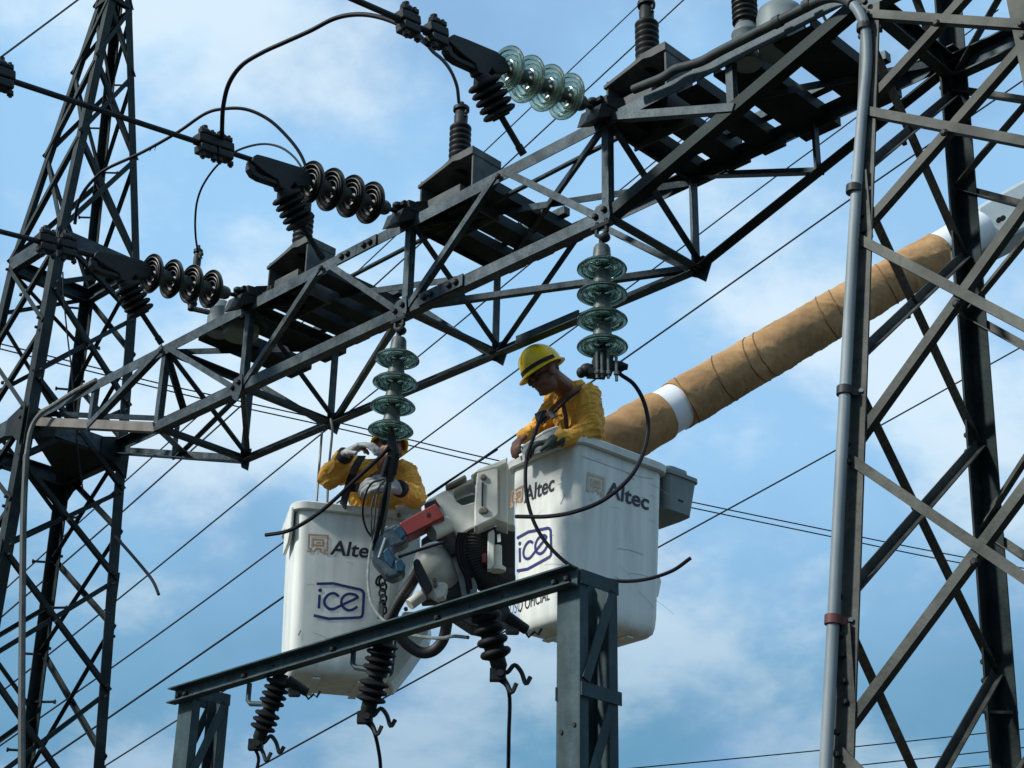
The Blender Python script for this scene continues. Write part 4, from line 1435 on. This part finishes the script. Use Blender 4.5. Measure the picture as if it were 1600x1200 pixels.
ppoly([z3(*q) for q in ((1000, 130), (1060, 70), (1225, 10), (1330, -40), (1330, 20), (1245, 60), (1055, 110))], 9.95, .2, 'cover_flap', 'white', tip, .008)
br_ = ppoly([z3(*q) for q in ((1058, 95), (1240, 52), (1252, 90), (1252, 470), (1225, 505), (1060, 588), (1035, 580), (1035, 400))], 9.86, .16, 'mounting_bracket', 'white_gloss', tip, .014)
ppoly([z3(*q) for q in ((1252, 70), (1335, 20), (1335, 560), (1225, 520), (1252, 480))], 9.92, .2, 'bracket_side', 'white', tip, .008)
cb = onp(*z3(1150, 320), at(*z3(1150, 320), 9.84), V((0, 1, 0)))
def plate_pt(x, y, o=-.004): return onp(*z3(x, y), V((0, at(*z3(1145, 330), 9.86).y + o, 0)), V((0, 1, 0)))
MB().prism([plate_pt(*q) for q in ((1100, 190), (1118, 190), (1112, 400), (1098, 400))], V((0, .012, 0))).build('slot', M['black'], br_)
for x, y in ((1115, 150), (1100, 450), (1130, 448)):
    MB().lathe([(.020, 0), (.020, .010), (.012, .014)], plate_pt(x, y, .004), V((0, -1, 0)), 10).build('bolt', M['steel_rust'], br_)
dome_c = at(*z3(668, 860), 9.92)
dome = MB()
dome.lathe([(.002, -.155), (.06, -.145), (.105, -.115), (.140, -.06), (.150, 0.), (.148, .07), (.140, .16)], dome_c + V((.02, .12, -.02)), V((.35, .85, -.38)), 32)
dome.build('pivot_dome', M['white_gloss'], tip, True)
ppoly([z3(*q) for q in ((487, 900), (515, 868), (545, 880), (600, 990), (660, 1120), (610, 1200), (560, 1110), (500, 990))], 9.74, .06, 'dome_slot', 'black', tip, .008)
ppoly([z3(*q) for q in ((640, 1110), (720, 1075), (790, 1085), (800, 1130), (770, 1210), (700, 1240))], 9.72, .08, 'lower_lug', 'white_gloss', tip, .012)
for x, y in ((682, 1070), (688, 1115)):
    MB().lathe([(.013, 0), (.013, .02)], at(*z3(x, y), 9.72), V((0, -1, 0)), 8).build('bolt', M['steel_rust'], tip)
ppoly([z3(*q) for q in ((732, 690), (820, 610), (845, 640), (915, 800), (830, 845))], 9.90, .14, 'link_arm', 'black', tip, .006)
ppoly([z3(*q) for q in ((825, 860), (930, 810), (965, 900), (1060, 1100), (1062, 1180), (930, 1215), (890, 1010))], 9.86, .12, 'lower_link', 'gray_box', tip, .008)
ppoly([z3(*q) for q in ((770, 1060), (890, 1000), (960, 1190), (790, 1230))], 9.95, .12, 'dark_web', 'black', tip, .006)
MB().tube([at(*z3(650, 640), 9.78), at(*z3(800, 570), 9.86)], [.052, .056], 18).build('knob', M['white_gloss'], tip, True)
MB().tube([at(*z3(648, 641), 9.776), at(*z3(655, 638), 9.78)], [.048, .050], 18).build('knob_face', M['gray_box'], tip, True)
hp = spline([at(*z3(x, y), z) for x, y, z in ((1075, 560, 10.05), (1030, 680, 10.0), (1035, 830, 9.98), (1090, 970, 9.98), (1200, 1060, 10.0), (1320, 1100, 10.05))], 14)
MB().tube(hp, [.098 + .006 * (i % 2) for i in range(len(hp))], 22).build('ribbed_boot', M['black'], tip)
ppoly([z3(*q) for q in ((1155, 640), (1205, 610), (1215, 640), (1212, 920), (1180, 960), (1150, 970))], 9.82, .06, 'white_post', 'white_gloss', tip, .006)
ppoly([z3(*q) for q in ((1100, 830), (1140, 820), (1150, 905), (1105, 910))], 9.85, .06, 'red_marker', 'red', tip, .004)
MB().lathe([(.050, 0), (.052, .02), (.028, .04), (.024, .16)], at(*z3(1240, 985), 9.84), ZU, 18).build('valve_body', M['white_gloss'], tip, True)
ppoly([z3(*q) for q in ((1238, 660), (1268, 650), (1272, 720), (1242, 725))], 9.80, .01, 'paper_tag', 'white', tip, 0)
hp = spline([at(x, y, 9.7) for x, y in ((700, 950), (698, 975), (692, 1000), (678, 1016), (660, 1020), (643, 1012), (626, 996), (612, 975))], 6)
MB().tube(hp, .034, 14).build('black_hose', M['black'], tip, True)
MB().tube(spline([at(x, y, 9.95) for x, y in ((655, 890), (640, 915), (622, 942), (608, 970))], 5), .034, 12).build('black_hose', M['black'], tip, True)
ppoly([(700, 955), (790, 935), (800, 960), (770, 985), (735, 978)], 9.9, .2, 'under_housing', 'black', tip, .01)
MB().tube([at(660, 930, 9.9), at(640, 945, 9.85)], .035, 14).build('white_fitting', M['white_gloss'], tip, True)

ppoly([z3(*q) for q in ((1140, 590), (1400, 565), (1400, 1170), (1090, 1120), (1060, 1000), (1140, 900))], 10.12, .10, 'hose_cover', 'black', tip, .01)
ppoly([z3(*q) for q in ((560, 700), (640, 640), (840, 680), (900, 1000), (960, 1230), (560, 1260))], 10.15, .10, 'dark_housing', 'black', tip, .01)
for q in range(3):
    MB().tube(spline([at(*z3(x + q * 26, y), 9.80 + .03 * q) for x, y in ((905, 640), (880, 760), (900, 900), (960, 1040), (985, 1180))], 6), .012, 8).build('hydraulic_hose', M['cable'], tip, True)
ppoly([z3(*q) for q in ((1325, 10), (1395, 0), (1395, 575), (1325, 565))], 10.02, .12, 'bucket_mount', 'white', tip, .006)
# red jib with worn end tool
jib = thing('jib_tool', 'red jib bar with a worn blue-grey clamp head in front of the left bucket', 'jib', at(620, 860, 9.7))
ppoly([z3(*q) for q in ((362, 556), (690, 374), (772, 500), (438, 670))], 9.74, .13, 'red_bar', 'red', jib, .008)
MB().lathe([(.014, 0), (.014, .012)], at(*z3(630, 488), 9.735), V((0, -1, 0)), 8).build('bolt', M['bolt'], jib)
YH = at(*z3(280, 800), 9.66).y
ppoly([z3(*q) for q in ((140, 640), (255, 592), (320, 560), (385, 560), (440, 670), (442, 710), (390, 742), (310, 770), (330, 860), (395, 900), (415, 960), (385, 1015), (290, 1046), (235, 1015), (112, 872), (104, 790))], 9.66, .13, 'clamp_head', 'bluegray', jib, .016, yp=YH)
ppoly([z3(*q) for q in ((312, 608), (372, 570), (428, 655), (380, 700))], 9.645, .03, 'blue_bushing', 'blue', jib, .006, yp=YH - .012)
ppoly([z3(*q) for q in ((325, 890), (380, 872), (420, 930), (400, 990), (335, 990))], 9.64, .04, 'blue_bushing', 'blue', jib, .008, yp=YH - .014)
ppoly([z3(*q) for q in ((215, 810), (262, 765), (330, 880), (300, 960), (240, 900))], 9.645, .03, 'blue_bushing', 'blue', jib, .008, yp=YH - .010)
for a, b, r_ in (((140, 640), (262, 590), .005), ((180, 650), (118, 790), .006), ((240, 690), (180, 865), .008)):
    MB().tube([onp(*z3(*a), V((0, YH - .006, 0)), V((0, 1, 0))), onp(*z3(*b), V((0, YH - .006, 0)), V((0, 1, 0)))], r_, 6).build('pale_edge', M['boomgray'], jib, True)  # thin pale strips along the edges of the clamp head
MB().tube([at(*z3(360, 858), 9.68), at(*z3(560, 790), 9.66), at(*z3(760, 728), 9.68)], .010, 8).build('pull_rod', M['cable'], jib, True)
hk = thing('chain_hook', 'small dark chain hook hanging from the jib head against the left bucket', 'hook', at(598, 905, 9.7))
for i in range(6):
    p = at(597 + (i % 2) * 2, 908 + i * 9, 9.72)
    MB().tube([p + V((.018 * math.cos(a), .006, .026 * math.sin(a))) for a in [2 * math.pi * k / 10 for k in range(11)]], .007, 6, False).build('link', M['dark'], hk, True)
MB().tube(spline([at(x, y, 9.72) for x, y in ((598, 898), (590, 903), (588, 912), (596, 916))], 4), .008, 6).build('hook', M['dark'], hk, True)
MB().box(at(595, 955, 9.72), V((1, 0, 0)), V((0, 1, 0)), ZU, .04, .04, .09).build('hook_block', M['conduit_dark'], hk, bevel=.008)
cable('thin_line', 'thin line running from the left bucket rim up behind the boom tip', lerpz([(652, 785), (700, 752), (758, 715), (778, 702)], 10.3, 10.3), .006, 'cable', 'line', 3)

# ------------------------------------------------------------------ people
def hull(caps, name, ma, par, voxel=.010, it=8, wr=0., wscale=14., fac=.5):
    bm = bmesh.new()
    for cpt in caps:
        b2 = bmesh.new()
        if len(cpt) == 4:
            p, r, q, s = cpt
            for c_, rr in ((p, r), (q, s)):
                bmesh.ops.create_icosphere(b2, subdivisions=2, radius=rr, matrix=Matrix.Translation(c_))
            bmesh.ops.convex_hull(b2, input=b2.verts)
            loose = [v_ for v_ in b2.verts if not v_.link_faces]
            bmesh.ops.delete(b2, geom=loose, context='VERTS')
        else:   # ellipsoid (centre, axes matrix 3x3 columns scaled)
            c_, ax = cpt
            mt = Matrix.Identity(4)
            for j in range(3):
                for k in range(3):
                    mt[k][j] = ax[j][k]
            mt.translation = c_
            bmesh.ops.create_icosphere(b2, subdivisions=3, radius=1, matrix=mt)
        tmp = bpy.data.meshes.new('tmp')
        b2.to_mesh(tmp)
        b2.free()
        bm.from_mesh(tmp)
        bpy.data.meshes.remove(tmp)
    off = parent_origin(par)
    for v_ in bm.verts:
        v_.co -= off
    bmesh.ops.recalc_face_normals(bm, faces=bm.faces)
    me = bpy.data.meshes.new(name)
    bm.to_mesh(me)
    bm.free()
    o = bpy.data.objects.new(name, me)
    COL.objects.link(o)
    rm = o.modifiers.new('r', 'REMESH')
    rm.mode = 'VOXEL'
    rm.voxel_size = voxel
    sm = o.modifiers.new('s', 'SMOOTH')
    sm.factor = fac
    sm.iterations = it
    bpy.context.view_layer.update()
    ev = o.evaluated_get(bpy.context.evaluated_depsgraph_get())
    m2 = bpy.data.meshes.new_from_object(ev)
    bpy.data.objects.remove(o)
    bpy.data.meshes.remove(me)
    m2.name = name
    if wr:
        nrm = [v_.normal.copy() for v_ in m2.vertices]
        for v_, n_ in zip(m2.vertices, nrm):
            p = v_.co
            f = noise.noise(V((p.x * wscale, p.y * wscale, p.z * wscale * .7)))
            f2 = noise.noise(V((p.x * wscale * 2.3 + 5, p.y * wscale * 2.3, p.z * wscale * 2.0)))
            f3 = noise.noise(V((p.x * wscale * 1.1 + 9, p.y * wscale * 1.1 + p.z * 6, p.z * wscale * 2.6 - p.x * 9)))
            ridge = max(0, 1 - abs(f3) * 4.5) ** 1.5
            ridge2 = max(0, 1 - abs(f) * 5) ** 2
            v_.co = p + n_ * wr * (ridge * .75 + ridge2 * .6 + .35 * f2 - .35)
    for p in m2.polygons:
        p.use_smooth = True
    m2.materials.clear()
    m2.materials.append(M[ma])
    o = bpy.data.objects.new(name, m2)
    COL.objects.link(o)
    o.parent = par
    return o


def frame_of(fwd, up):
    f_ = fwd.normalized()
    s_ = f_.cross(up).normalized()
    return f_, s_, s_.cross(f_).normalized()     # forward, right-hand side, up


def head_caps(c, f_, s_, u_):
    e = lambda p, a, b, d_: (c + f_ * p[0] + s_ * p[1] + u_ * p[2], (f_ * a, s_ * b, u_ * d_))
    return [e((-.01, 0, .03), .098, .078, .088), e((.018, 0, -.03), .076, .064, .085), e((.045, 0, -.085), .042, .045, .030),
            e((.088, 0, -.022), .020, .014, .026), e((.100, 0, -.036), .016, .015, .011), e((.075, 0, .012), .022, .055, .013),
            e((.080, 0, -.066), .013, .026, .010), e((.078, 0, -.095), .018, .024, .014),
            e((-.012, .078, -.012), .019, .011, .032), e((-.012, -.078, -.012), .019, .011, .032),
            e((.05, .04, -.04), .03, .022, .025), e((.05, -.04, -.04), .03, .022, .025)]


def hand_caps(wr_, dr, nrm, thumb_side, curl=.6, sc_=1., spread=1.):
    """palm + five fingers; dr = pointing direction, nrm = back of the hand"""
    d_ = dr.normalized()
    n_ = (nrm - d_ * nrm.dot(d_)).normalized()
    s_ = d_.cross(n_).normalized() * thumb_side
    out_ = []
    for k in range(4):
        o = s_ * (.030 - .020 * k) * sc_
        out_.append((wr_ + o * .6, .017 * sc_, wr_ + d_ * .085 * sc_ + o, .0135 * sc_))
        L = (.042, .047, .044, .034)[k] * sc_
        base = wr_ + d_ * .088 * sc_ + o
        d1 = (d_ * math.cos(curl) - n_ * math.sin(curl))
        p1 = base + d1 * L
        d2 = (d_ * math.cos(curl * 2.1) - n_ * math.sin(curl * 2.1))
        p2 = p1 + d2 * L * .75
        d3 = (d_ * math.cos(curl * 2.9) - n_ * math.sin(curl * 2.9))
        p3 = p2 + d3 * L * .5
        out_ += [(base, .0105 * sc_, p1, .0098 * sc_), (p1, .0098 * sc_, p2, .0090 * sc_), (p2, .0090 * sc_, p3, .0078 * sc_)]
    t0 = wr_ + d_ * .025 * sc_ + s_ * .030 * sc_
    t1 = t0 + (d_ * .6 + s_ * .75 - n_ * .35).normalized() * .045 * sc_
    t2 = t1 + (d_ * .9 + s_ * .15 - n_ * .5).normalized() * .035 * sc_
    out_ += [(wr_ + d_ * .01, .019 * sc_, t0, .016 * sc_), (t0, .0145 * sc_, t1, .0115 * sc_), (t1, .0115 * sc_, t2, .0095 * sc_)]
    return out_


def helmet(c, f_, s_, u_, par, ink):
    mb = MB()
    seg, rings = 40, 12
    for i in range(rings + 1):
        th = math.pi / 2 * i / rings
        for k in range(seg):
            a = 2 * math.pi * k / seg
            ca, sa = math.cos(a), math.sin(a)
            q = math.cos(th)
            r = 1 + .035 * max(0, 1 - abs(sa) * 5) * (math.sin(th) > .15)
            mb.v.append(c + f_ * (.132 * ca * q * r) + s_ * (.112 * sa * q * r) + u_ * (.152 * math.sin(th) ** .85 * r))
    for i in range(rings):
        for k in range(seg):
            k2 = (k + 1) % seg
            mb.f.append((i * seg + k, i * seg + k2, (i + 1) * seg + k2, (i + 1) * seg + k))
    h_ = mb.build('helmet', M['helmet'], par, True)
    br = MB()
    rows = []
    for k in range(seg):
        a = 2 * math.pi * k / seg
        ca, sa = math.cos(a), math.sin(a)
        ext = .008 + .036 * max(0, ca) ** 1.5 + .012 * max(0, -ca)
        dn = -.004 - .016 * max(0, ca)
        p0 = f_ * (.130 * ca) + s_ * (.110 * sa)
        n0 = (f_ * (ca / .132) + s_ * (sa / .112)).normalized()
        rows.append([c + p0 + u_ * .004, c + p0 + n0 * ext + u_ * dn, c + p0 + n0 * ext + u_ * (dn - .006), c + p0 - n0 * .004 - u_ * .004])
    for k in range(seg):
        br.v += rows[k]
    for k in range(seg):
        k2 = (k + 1) % seg
        for j in range(4):
            j2 = (j + 1) % 4
            br.f.append((k * 4 + j, k * 4 + j2, k2 * 4 + j2, k2 * 4 + j))
    br.build('brim', M['helmet'], h_, True)
    bd = MB()
    for k in range(seg + 1):
        a = -math.pi * .62 + math.pi * 1.24 * k / seg
        ca, sa = math.cos(a), math.sin(a)
        for zz, q in ((.006, 1.012), (.030, .995)):
            bd.v.append(c + f_ * (.1345 * ca * q) + s_ * (.1145 * sa * q) + u_ * zz)
    for k in range(seg):
        bd.f.append((2 * k, 2 * k + 1, 2 * k + 3, 2 * k + 2))
    bd.build('black_band', M['strapblack'], h_)
    # ridge seam over the crown, a shade darker groove lines
    for off_ in (-.022, .022):
        pts = []
        for k in range(19):
            th = math.pi * (.12 + .76 * k / 18)
            pts.append(c + f_ * (.134 * math.cos(th)) + s_ * off_ + u_ * (.153 * math.sin(th) ** .85) * .992)
        MB().tube(pts, .0016, 5).build('crown_seam', M['steel_rust'], h_)
    # small framed print on the front of the shell
    def hp_(a, zz):
        q = math.sqrt(max(0, 1 - (zz / .138) ** 2)) * 1.015
        return c + f_ * (.132 * math.cos(a) * q) + s_ * (.112 * math.sin(a) * q) + u_ * zz
    for a0 in ink:
        rect = [(a0 - .22, .036), (a0 + .22, .036), (a0 + .22, .062), (a0 - .22, .062)]
        for i in range(4):
            MB().tube([hp_(*rect[i]), hp_(*rect[(i + 1) % 4])], .0016, 4).build('print_frame', M['inkblack'], h_)
        for da in (-.12, -.04, .04, .12):
            MB().tube([hp_(a0 + da, .042), hp_(a0 + da + .02, .056)], .0022, 4).build('print_mark', M['inkblack'], h_)
    return h_


def strap(pts, wd, par, ma, nrm_from, th=.006, name='harness_strap'):
    P = spline(pts, 6)
    mb = MB()
    n = len(P)
    for i, p in enumerate(P):
        t = (P[min(i + 1, n - 1)] - P[max(i - 1, 0)]).normalized()
        out_n = (p - nrm_from)
        out_n = (out_n - t * out_n.dot(t)).normalized()
        s_ = t.cross(out_n).normalized()
        mb.v += [p + s_ * wd / 2, p - s_ * wd / 2, p - s_ * wd / 2 + out_n * th, p + s_ * wd / 2 + out_n * th]
    for i in range(n - 1):
        for j in range(4):
            j2 = (j + 1) % 4
            mb.f.append((4 * i + j, 4 * i + j2, 4 * i + 4 + j2, 4 * i + 4 + j))
    mb.f += [(0, 1, 2, 3), (4 * n - 4, 4 * n - 3, 4 * n - 2, 4 * n - 1)]
    return mb.build(name, M[ma], par)


def lower_body(floor, pel, skin, cloth, side):
    for sg in (-1, 1):
        hip = pel + side * .09 * sg
        foot = V((hip.x, hip.y, floor + .06))
        knee = hip.lerp(foot, .5) + V((0, -.02, 0))
        skin += [(hip, .075, knee, .05), (knee, .05, foot, .038), (foot, .038, foot + V((-.06, -.10, -.02)), .03)]
        cloth += [(hip, .10, knee, .075), (knee, .075, foot, .062)]


# --- right worker: bending over the rim, looking down to the left
zw = 9.86
pr = thing('person', 'worker in yellow helmet and mustard shirt bending over the right bucket rim', 'person', V((cR.x, cR.y, cR.z + .05)))
hc = at(851, 586, 9.62)
hf, hs, hu = frame_of(V((-.80, -.26, -.52)), ZU)
pelv = at(915, 765, 9.98)
waist = at(910, 715, 9.93)
chest = at(903, 650, 9.85)
neck0 = at(888, 611, 9.79)
lsh, lel, lwr = at(919, 622, 9.66), at(922, 676, 9.50), at(866, 689, 9.40)
rsh, rel, rwr = at(871, 628, 9.99), at(846, 669, 9.86), at(819, 682, 9.72)
side = (lsh - rsh).normalized()
sk, tr = [], []
lower_body(cR.z + .06, pelv, sk, tr, side)
sk += head_caps(hc, hf, hs, hu)
sk += [(neck0, .066, hc - hf * .035 - hu * .03, .062), (pelv, .12, waist, .11), (waist, .11, chest, .12), (lsh, .055, rsh, .055), (chest, .12, neck0, .06),
       (lsh, .05, lel, .04), (lel, .04, lwr, .028), (rsh, .05, rel, .04), (rel, .04, rwr, .028)]
sk += hand_caps(rwr, at(803, 696, 9.62) - rwr, V((-.3, -.3, 1)), 1, .45)
sk += hand_caps(lwr, at(838, 694, 9.40) - lwr, V((0, -.4, 1)), -1, .5)
hull(sk, 'body', 'skin', pr, .0065, 5)
sh_ = [(pelv, .145, waist, .150), (waist, .150, chest, .158), (lsh, .082, rsh, .082), (chest, .150, neck0 - ZU * .02, .085), (lsh - side * .03, .088, waist + side * .04, .13), (rsh + side * .03, .085, waist - side * .04, .13),
       (lsh, .082, lel, .068), (lel, .070, lwr + (lel - lwr).normalized() * .03, .050), (rsh, .080, rel, .064), (rel, .062, rwr + (rel - rwr).normalized() * .005, .044)]
hull(sh_, 'shirt', 'shirt', pr, .006, 4, .0135, 9.)
hull(tr, 'trousers', 'trousers', pr, .014, 4)
# collar
colr = [neck0 + (side * math.cos(a) * .078 + (hf - ZU * hf.z).normalized() * math.sin(a) * .082) + ZU * (.028 - .03 * math.sin(a)) for a in [2 * math.pi * k / 18 for k in range(19)]]
MB().tube(colr, .019, 8, False).tube([q + ZU * .022 - (q - neck0) * .1 for q in colr], .014, 8, False).build('collar', M['shirt'], pr, True)
helmet(hc + hu * .040 - hf * .010, hf, hs, hu, pr, (.55, -.55))
for s_ in (-1, 1):
    e_ = hc + hf * .090 + hs * (.034 * s_) + hu * .0
    MB().ball(e_, .012, .030, .022, hf, hs, hu, 12, 8).build('glasses_lens', M['lens'], pr, True)
    MB().tube([e_ + hs * .028 * s_, hc + hs * (.082 * s_) - hf * .01], .004, 6).build('glasses_arm', M['strapblack'], pr)
hull([(hc - hf * .060 + hu * .015, (hf * .040, hs * .066, hu * .050))], 'hair', 'hair', pr, .008, 3)
# gloved near hand
hull(hand_caps(lwr, at(836, 694, 9.38) - lwr, V((0, -.4, 1)), -1, .5, 1.22) + [(lwr - (at(836, 694, 9.38) - lwr).normalized() * .03, .045, lwr, .040)], 'glove', 'glove_dark', pr, .0055, 3)
strap([at(912, 603, 9.66), at(893, 614, 9.56), at(876, 627, 9.58), at(858, 645, 9.62), at(845, 660, 9.68)], .026, pr, 'harness', chest)
strap([at(912, 606, 9.655), at(888, 624, 9.545), at(866, 645, 9.58), at(850, 660, 9.64)], .013, pr, 'strapblack', chest)
strap([at(880, 632, 9.62), at(884, 650, 9.60), at(886, 672, 9.60)], .024, pr, 'harness', chest)
MB().box(at(846, 650, 9.66), V((.8, -.5, .2)).normalized(), V((.5, .8, 0)).normalized(), V((-.2, .1, 1)).normalized(), .075, .03, .055).build('buckle_block', M['strapblack'], pr, bevel=.006)
MB().box(at(862, 647, 9.585), V((.8, -.4, .5)).normalized(), V((.4, .8, 0)).normalized(), V((-.5, .1, .85)).normalized(), .035, .012, .06).build('metal_buckle', M['cap'], pr, bevel=.004)
# the liner pad laid over the rim under his arms
pad = thing('rim_pad', 'pale grey rubber pad with dark underside lying over the right bucket rim under the worker', 'pad', at(850, 690, 9.5))
pp = [at(815, 700, 9.62), at(830, 690, 9.60), at(850, 676, 9.56), at(864, 670, 9.53), at(872, 668, 9.53)]
pq = [at(817, 708, 9.56), at(835, 706, 9.50), at(852, 702, 9.44), at(868, 697, 9.40), at(880, 692, 9.38)]
mb = MB()
for a, b in zip(pp, pq):
    mb.v += [a, b, b - ZU * .012, a - ZU * .012 + V((0, .02, 0))]
for i in range(4):
    for j in range(4):
        j2 = (j + 1) % 4
        mb.f.append((4 * i + j, 4 * i + j2, 4 * i + 4 + j2, 4 * i + 4 + j))
mb.f += [(0, 1, 2, 3), (16, 17, 18, 19)]
mb.build('pad_sheet', M['glove'], pad, True)
MB().tube(spline(pp, 4), .010, 8).build('pad_edge', M['white'], pad, True)

# --- left worker: facing the camera, hands at the cable end, face behind the glass discs
pl_ = thing('person', 'gloved worker in mustard shirt in the left bucket, face hidden behind hanging glass discs', 'person', V((cL.x, cL.y, cL.z + .05)))
hc2 = at(608, 702, 10.28)
hf2, hs2, hu2 = frame_of(V((.10, -.95, .18)), ZU)
pel2, wa2, ch2, nk2 = at(588, 868, 10.42), at(590, 815, 10.42), at(592, 765, 10.40), at(594, 735, 10.38)
s1, e1_, w1 = at(548, 733, 10.36), at(514, 745, 10.12), at(541, 709, 10.00)
s2, e2_, w2 = at(634, 740, 10.36), at(649, 778, 10.16), at(622, 762, 9.96)
sd2 = (s1 - s2).normalized()
sk, tr = [], []
lower_body(cL.z + .06, pel2, sk, tr, sd2)
sk += head_caps(hc2, hf2, hs2, hu2)
sk += [(nk2, .056, hc2 - hu2 * .06, .054), (pel2, .12, wa2, .11), (wa2, .11, ch2, .12), (s1, .055, s2, .055), (ch2, .12, nk2, .06),
       (s1, .05, e1_, .04), (e1_, .04, w1, .028), (s2, .05, e2_, .04), (e2_, .04, w2, .028)]
h1d, h2d = at(566, 695, 9.95) - w1, at(590, 755, 9.90) - w2
sk += hand_caps(w1, h1d, V((0, -.3, 1)), 1, .5) + hand_caps(w2, h2d, V((0, -1, .4)), 1, .6)
hull(sk, 'body', 'skin2', pl_, .0065, 5)
sh_ = [(pel2, .145, wa2, .145), (wa2, .145, ch2, .15), (s1, .080, s2, .080), (ch2, .145, nk2 - ZU * .02, .085), (s1 - sd2 * .03, .085, wa2 + sd2 * .03, .13), (s2 + sd2 * .03, .085, wa2 - sd2 * .03, .13),
       (s1, .082, e1_, .075), (e1_, .076, w1 + (e1_ - w1).normalized() * .03, .050), (s2, .082, e2_, .072), (e2_, .072, w2 + (e2_ - w2).normalized() * .035, .048)]
hull(sh_, 'shirt', 'shirt', pl_, .006, 4, .0125, 9.)
hull(tr, 'trousers', 'trousers', pl_, .014, 4)
colr = [nk2 + (sd2 * math.cos(a) * .080 + V((0, -1, 0)) * math.sin(a) * .082) + ZU * (.025 - .03 * math.sin(a)) for a in [2 * math.pi * k / 18 for k in range(19)]]
MB().tube(colr, .016, 8, False).build('collar', M['shirt'], pl_, True)
helmet(hc2 + hu2 * .040 - hf2 * .010, hf2, hs2, hu2, pl_, (0,))
for s_ in (-1, 1):
    e_ = hc2 + hf2 * .090 + hs2 * (.034 * s_)
    MB().ball(e_, .012, .030, .020, hf2, hs2, hu2, 12, 8).build('glasses_lens', M['lens'], pl_, True)
hull(hand_caps(w1, h1d, V((0, -.5, 1)), 1, .5, 1.45), 'glove', 'glove', pl_, .0055, 3)
hull(hand_caps(w2, h2d, V((0, -1, .4)), 1, .6, 1.5), 'glove', 'glove', pl_, .0055, 3)
for w_, e_ in ((w1, e1_), (w2, e2_)):
    ax = (e_ - w_).normalized()
    MB().lathe([(.046, 0), (.052, .005), (.054, .045), (.047, .05)], w_ - ax * .005, ax, 18).build('glove_cuff', M['strapblack'], pl_, True)
strap([at(566, 713, 10.22), at(557, 728, 10.16), at(548, 750, 10.13), at(540, 776, 10.16), at(536, 792, 10.2)], .055, pl_, 'strapblack', ch2)
strap([at(545, 762, 10.14), at(570, 763, 10.10), at(596, 764, 10.09), at(622, 766, 10.12)], .05, pl_, 'strapblack', ch2)
strap([at(612, 722, 10.2), at(600, 735, 10.13), at(588, 742, 10.12), at(576, 752, 10.11)], .04, pl_, 'harness', ch2)
MB().box(at(562, 762, 10.07), V((1, 0, 0)), V((0, 1, 0)), ZU, .05, .02, .06).build('metal_buckle', M['harness'], pl_, bevel=.005)

# ------------------------------------------------------------------ overhead wires in the distance
WIRES = [
    ([(1090, -80), (1003, 3), (545, 437), (285, 672), (45, 887), (-60, 985)], 30, 22, .011, 'thin wire crossing behind the uppermost glass discs, upper of the pair'),
    ([(1150, -75), (1068, 0), (660, 378), (370, 640), (183, 807), (-60, 1018)], 28, 22, .013, 'thin wire passing behind the hooded transformer nearest the right tower, lower of the pair'),
    ([(1440, -75), (1345, -8), (1100, 190), (825, 415), (660, 552), (497, 682), (180, 940), (-60, 1130)], 28, 20, .011, 'wire passing behind the bottom corner of the beam above the left bucket ropes'),
    ([(1560, 15), (1340, 182), (1200, 285), (975, 455), (819, 570), (631, 710), (450, 842), (318, 940), (175, 1043), (-60, 1207)], 26, 20, .011, 'wire passing just behind the yellow helmet of the right worker'),
    ([(1700, 55), (1585, 135), (1362, 288), (1062, 500), (794, 688), (454, 925), (172, 1120), (-60, 1278)], 25, 19, .013, 'wire passing behind the clamp of the right hanging glass string'),
    ([(1720, 474), (1600, 540), (1305, 704), (1040, 849), (752, 1007), (405, 1198), (250, 1285)], 24, 18, .011, 'wire rising to the right from below the right bucket through the right tower'),
    ([(760, 825), (600, 925), (357, 1075), (170, 1193), (60, 1262)], 24, 19, .010, 'wire passing behind the left post of the support frame'),
    ([(-60, 522), (0, 537), (220, 592), (325, 616), (540, 663), (640, 687), (780, 720), (1079, 784), (1301, 830), (1450, 860), (1600, 888), (1720, 911)], 22, 26, .010, 'upper of the two parallel wires sloping gently down to the right'),
    ([(-60, 530), (0, 545), (220, 600), (325, 625), (540, 672), (640, 696), (780, 729), (1065, 790), (1301, 839), (1450, 870), (1600, 898), (1720, 922)], 22, 26, .010, 'lower of the two parallel wires sloping gently down to the right'),
    ([(860, 1212), (992, 1200), (1285, 1172), (1600, 1139), (1720, 1126)], 30, 34, .012, 'uppermost wire in the bottom right corner'),
    ([(1200, 1211), (1330, 1197), (1600, 1168), (1720, 1155)], 30, 33, .012, 'middle wire in the bottom right corner'),
    ([(1380, 1212), (1500, 1200), (1600, 1190), (1720, 1177)], 30, 32, .012, 'lowest wire in the bottom right corner'),
    ([(-60, 135), (10, 83), (120, 1), (200, -60)], 14, 18, .010, 'short wire crossing the top left corner'),
]
for px, z0, z1, r, lab in WIRES:
    x0, x1 = px[0][0], px[-1][0]
    pts = [at(x, y, z0 + (z1 - z0) * (x - x0) / (x1 - x0)) for x, y in px]
    tag(MB().tube(spline(pts, 6), r, 6).build('overhead_wire', M['wire'], None, True), lab, 'overhead wire', 'overhead wires behind the structure')
